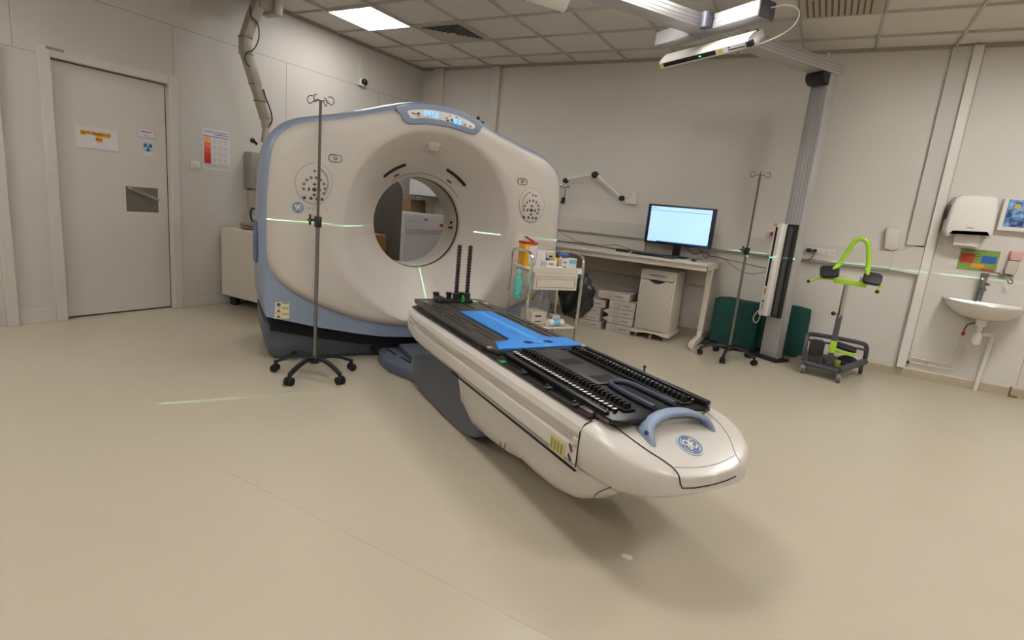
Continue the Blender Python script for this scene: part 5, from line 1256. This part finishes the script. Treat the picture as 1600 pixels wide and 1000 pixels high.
# ------------------------------------------------------------------ paper scrap on the floor
r = thing('paper_scrap', 'small torn white scrap lying on the floor by the table foot', 'litter', (-.43, 1.86, 0))
MB().prism([(-.02, -.012), (.018, -.016), (.022, .004), (.006, .016), (-.018, .01)], .0005, .0025, 'z').build('scrap', PAPER, r, smooth=0)

# ------------------------------------------------------------------ the lasers' own light: thin green sheets
def laser_sheet(loc, nrm, power, fan_dir, fan_cos, wid=.0009):
    ld = bpy.data.lights.new('laser_light', 'POINT'); ld.energy = power; ld.shadow_soft_size = 0.0; ld.color = (0.35, 1.0, 0.5)
    ld.use_nodes = True; nt = ld.node_tree; N = nt.nodes; L = nt.links
    em = [n_ for n_ in N if n_.type == 'EMISSION'][0]
    ge = N.new('ShaderNodeNewGeometry')
    d1_ = N.new('ShaderNodeVectorMath'); d1_.operation = 'DOT_PRODUCT'; L.new(ge.outputs['Incoming'], d1_.inputs[0]); d1_.inputs[1].default_value = nrm
    ab = N.new('ShaderNodeMath'); ab.operation = 'ABSOLUTE'; L.new(d1_.outputs['Value'], ab.inputs[0])
    lt = N.new('ShaderNodeMath'); lt.operation = 'LESS_THAN'; L.new(ab.outputs[0], lt.inputs[0]); lt.inputs[1].default_value = wid
    d2_ = N.new('ShaderNodeVectorMath'); d2_.operation = 'DOT_PRODUCT'; L.new(ge.outputs['Incoming'], d2_.inputs[0]); d2_.inputs[1].default_value = fan_dir
    g2 = N.new('ShaderNodeMath'); g2.operation = 'GREATER_THAN'; L.new(d2_.outputs['Value'], g2.inputs[0]); g2.inputs[1].default_value = fan_cos
    m_ = N.new('ShaderNodeMath'); m_.operation = 'MULTIPLY'; L.new(lt.outputs[0], m_.inputs[0]); L.new(g2.outputs[0], m_.inputs[1])
    m3 = N.new('ShaderNodeMath'); m3.operation = 'MULTIPLY'; L.new(m_.outputs[0], m3.inputs[0]); m3.inputs[1].default_value = 0.12
    L.new(m3.outputs[0], em.inputs['Strength'])
    o = bpy.data.objects.new('laser_light', ld); C.objects.link(o); o.location = loc
    return o
LS = []
def fan(v): v = Vector(v).normalized(); return tuple(v)
laser_sheet(W(-3.465, 3.27, .999), (0, 0, 1), 8000, fan(W(-3.9, -.4, 0)-W(-3.465, 3.27, 0)), math.cos(math.radians(24)))
laser_sheet(W(-3.38, -3.25, 1.009), (0, 0, 1), 22000, fan(W(-3.30, 3.3, 0)-W(-3.38, -3.25, 0)), math.cos(math.radians(16)))
laser_sheet(W(-3.38, -3.25, 1.0), tuple(NV), 12000, fan(W(-3.38, 0, -1)-W(-3.38, -3.25, 0)), math.cos(math.radians(16)))
laser_sheet(W(-3.37, .03, 2.45), tuple(UV), 6000, (0, 0, -1), math.cos(math.radians(33)), .0011)

# ------------------------------------------------------------------ move every origin Empty to the base of its thing
bpy.context.view_layer.update()
for o in list(C.objects):
    if o.type == 'EMPTY' and o.parent is None and o.location.length < 1e-9 and o.children:
        pts = []
        def gather(q):
            if q.type == 'MESH': pts.extend(q.matrix_world @ Vector(c_) for c_ in q.bound_box)
            for ch in q.children: gather(ch)
        gather(o)
        lo = Vector([min(p[i] for p in pts) for i in range(3)]); hi = Vector([max(p[i] for p in pts) for i in range(3)])
        base = Vector(((lo.x+hi.x)/2, (lo.y+hi.y)/2, lo.z)); o.location = base
        for ch in o.children: ch.location = ch.location - base
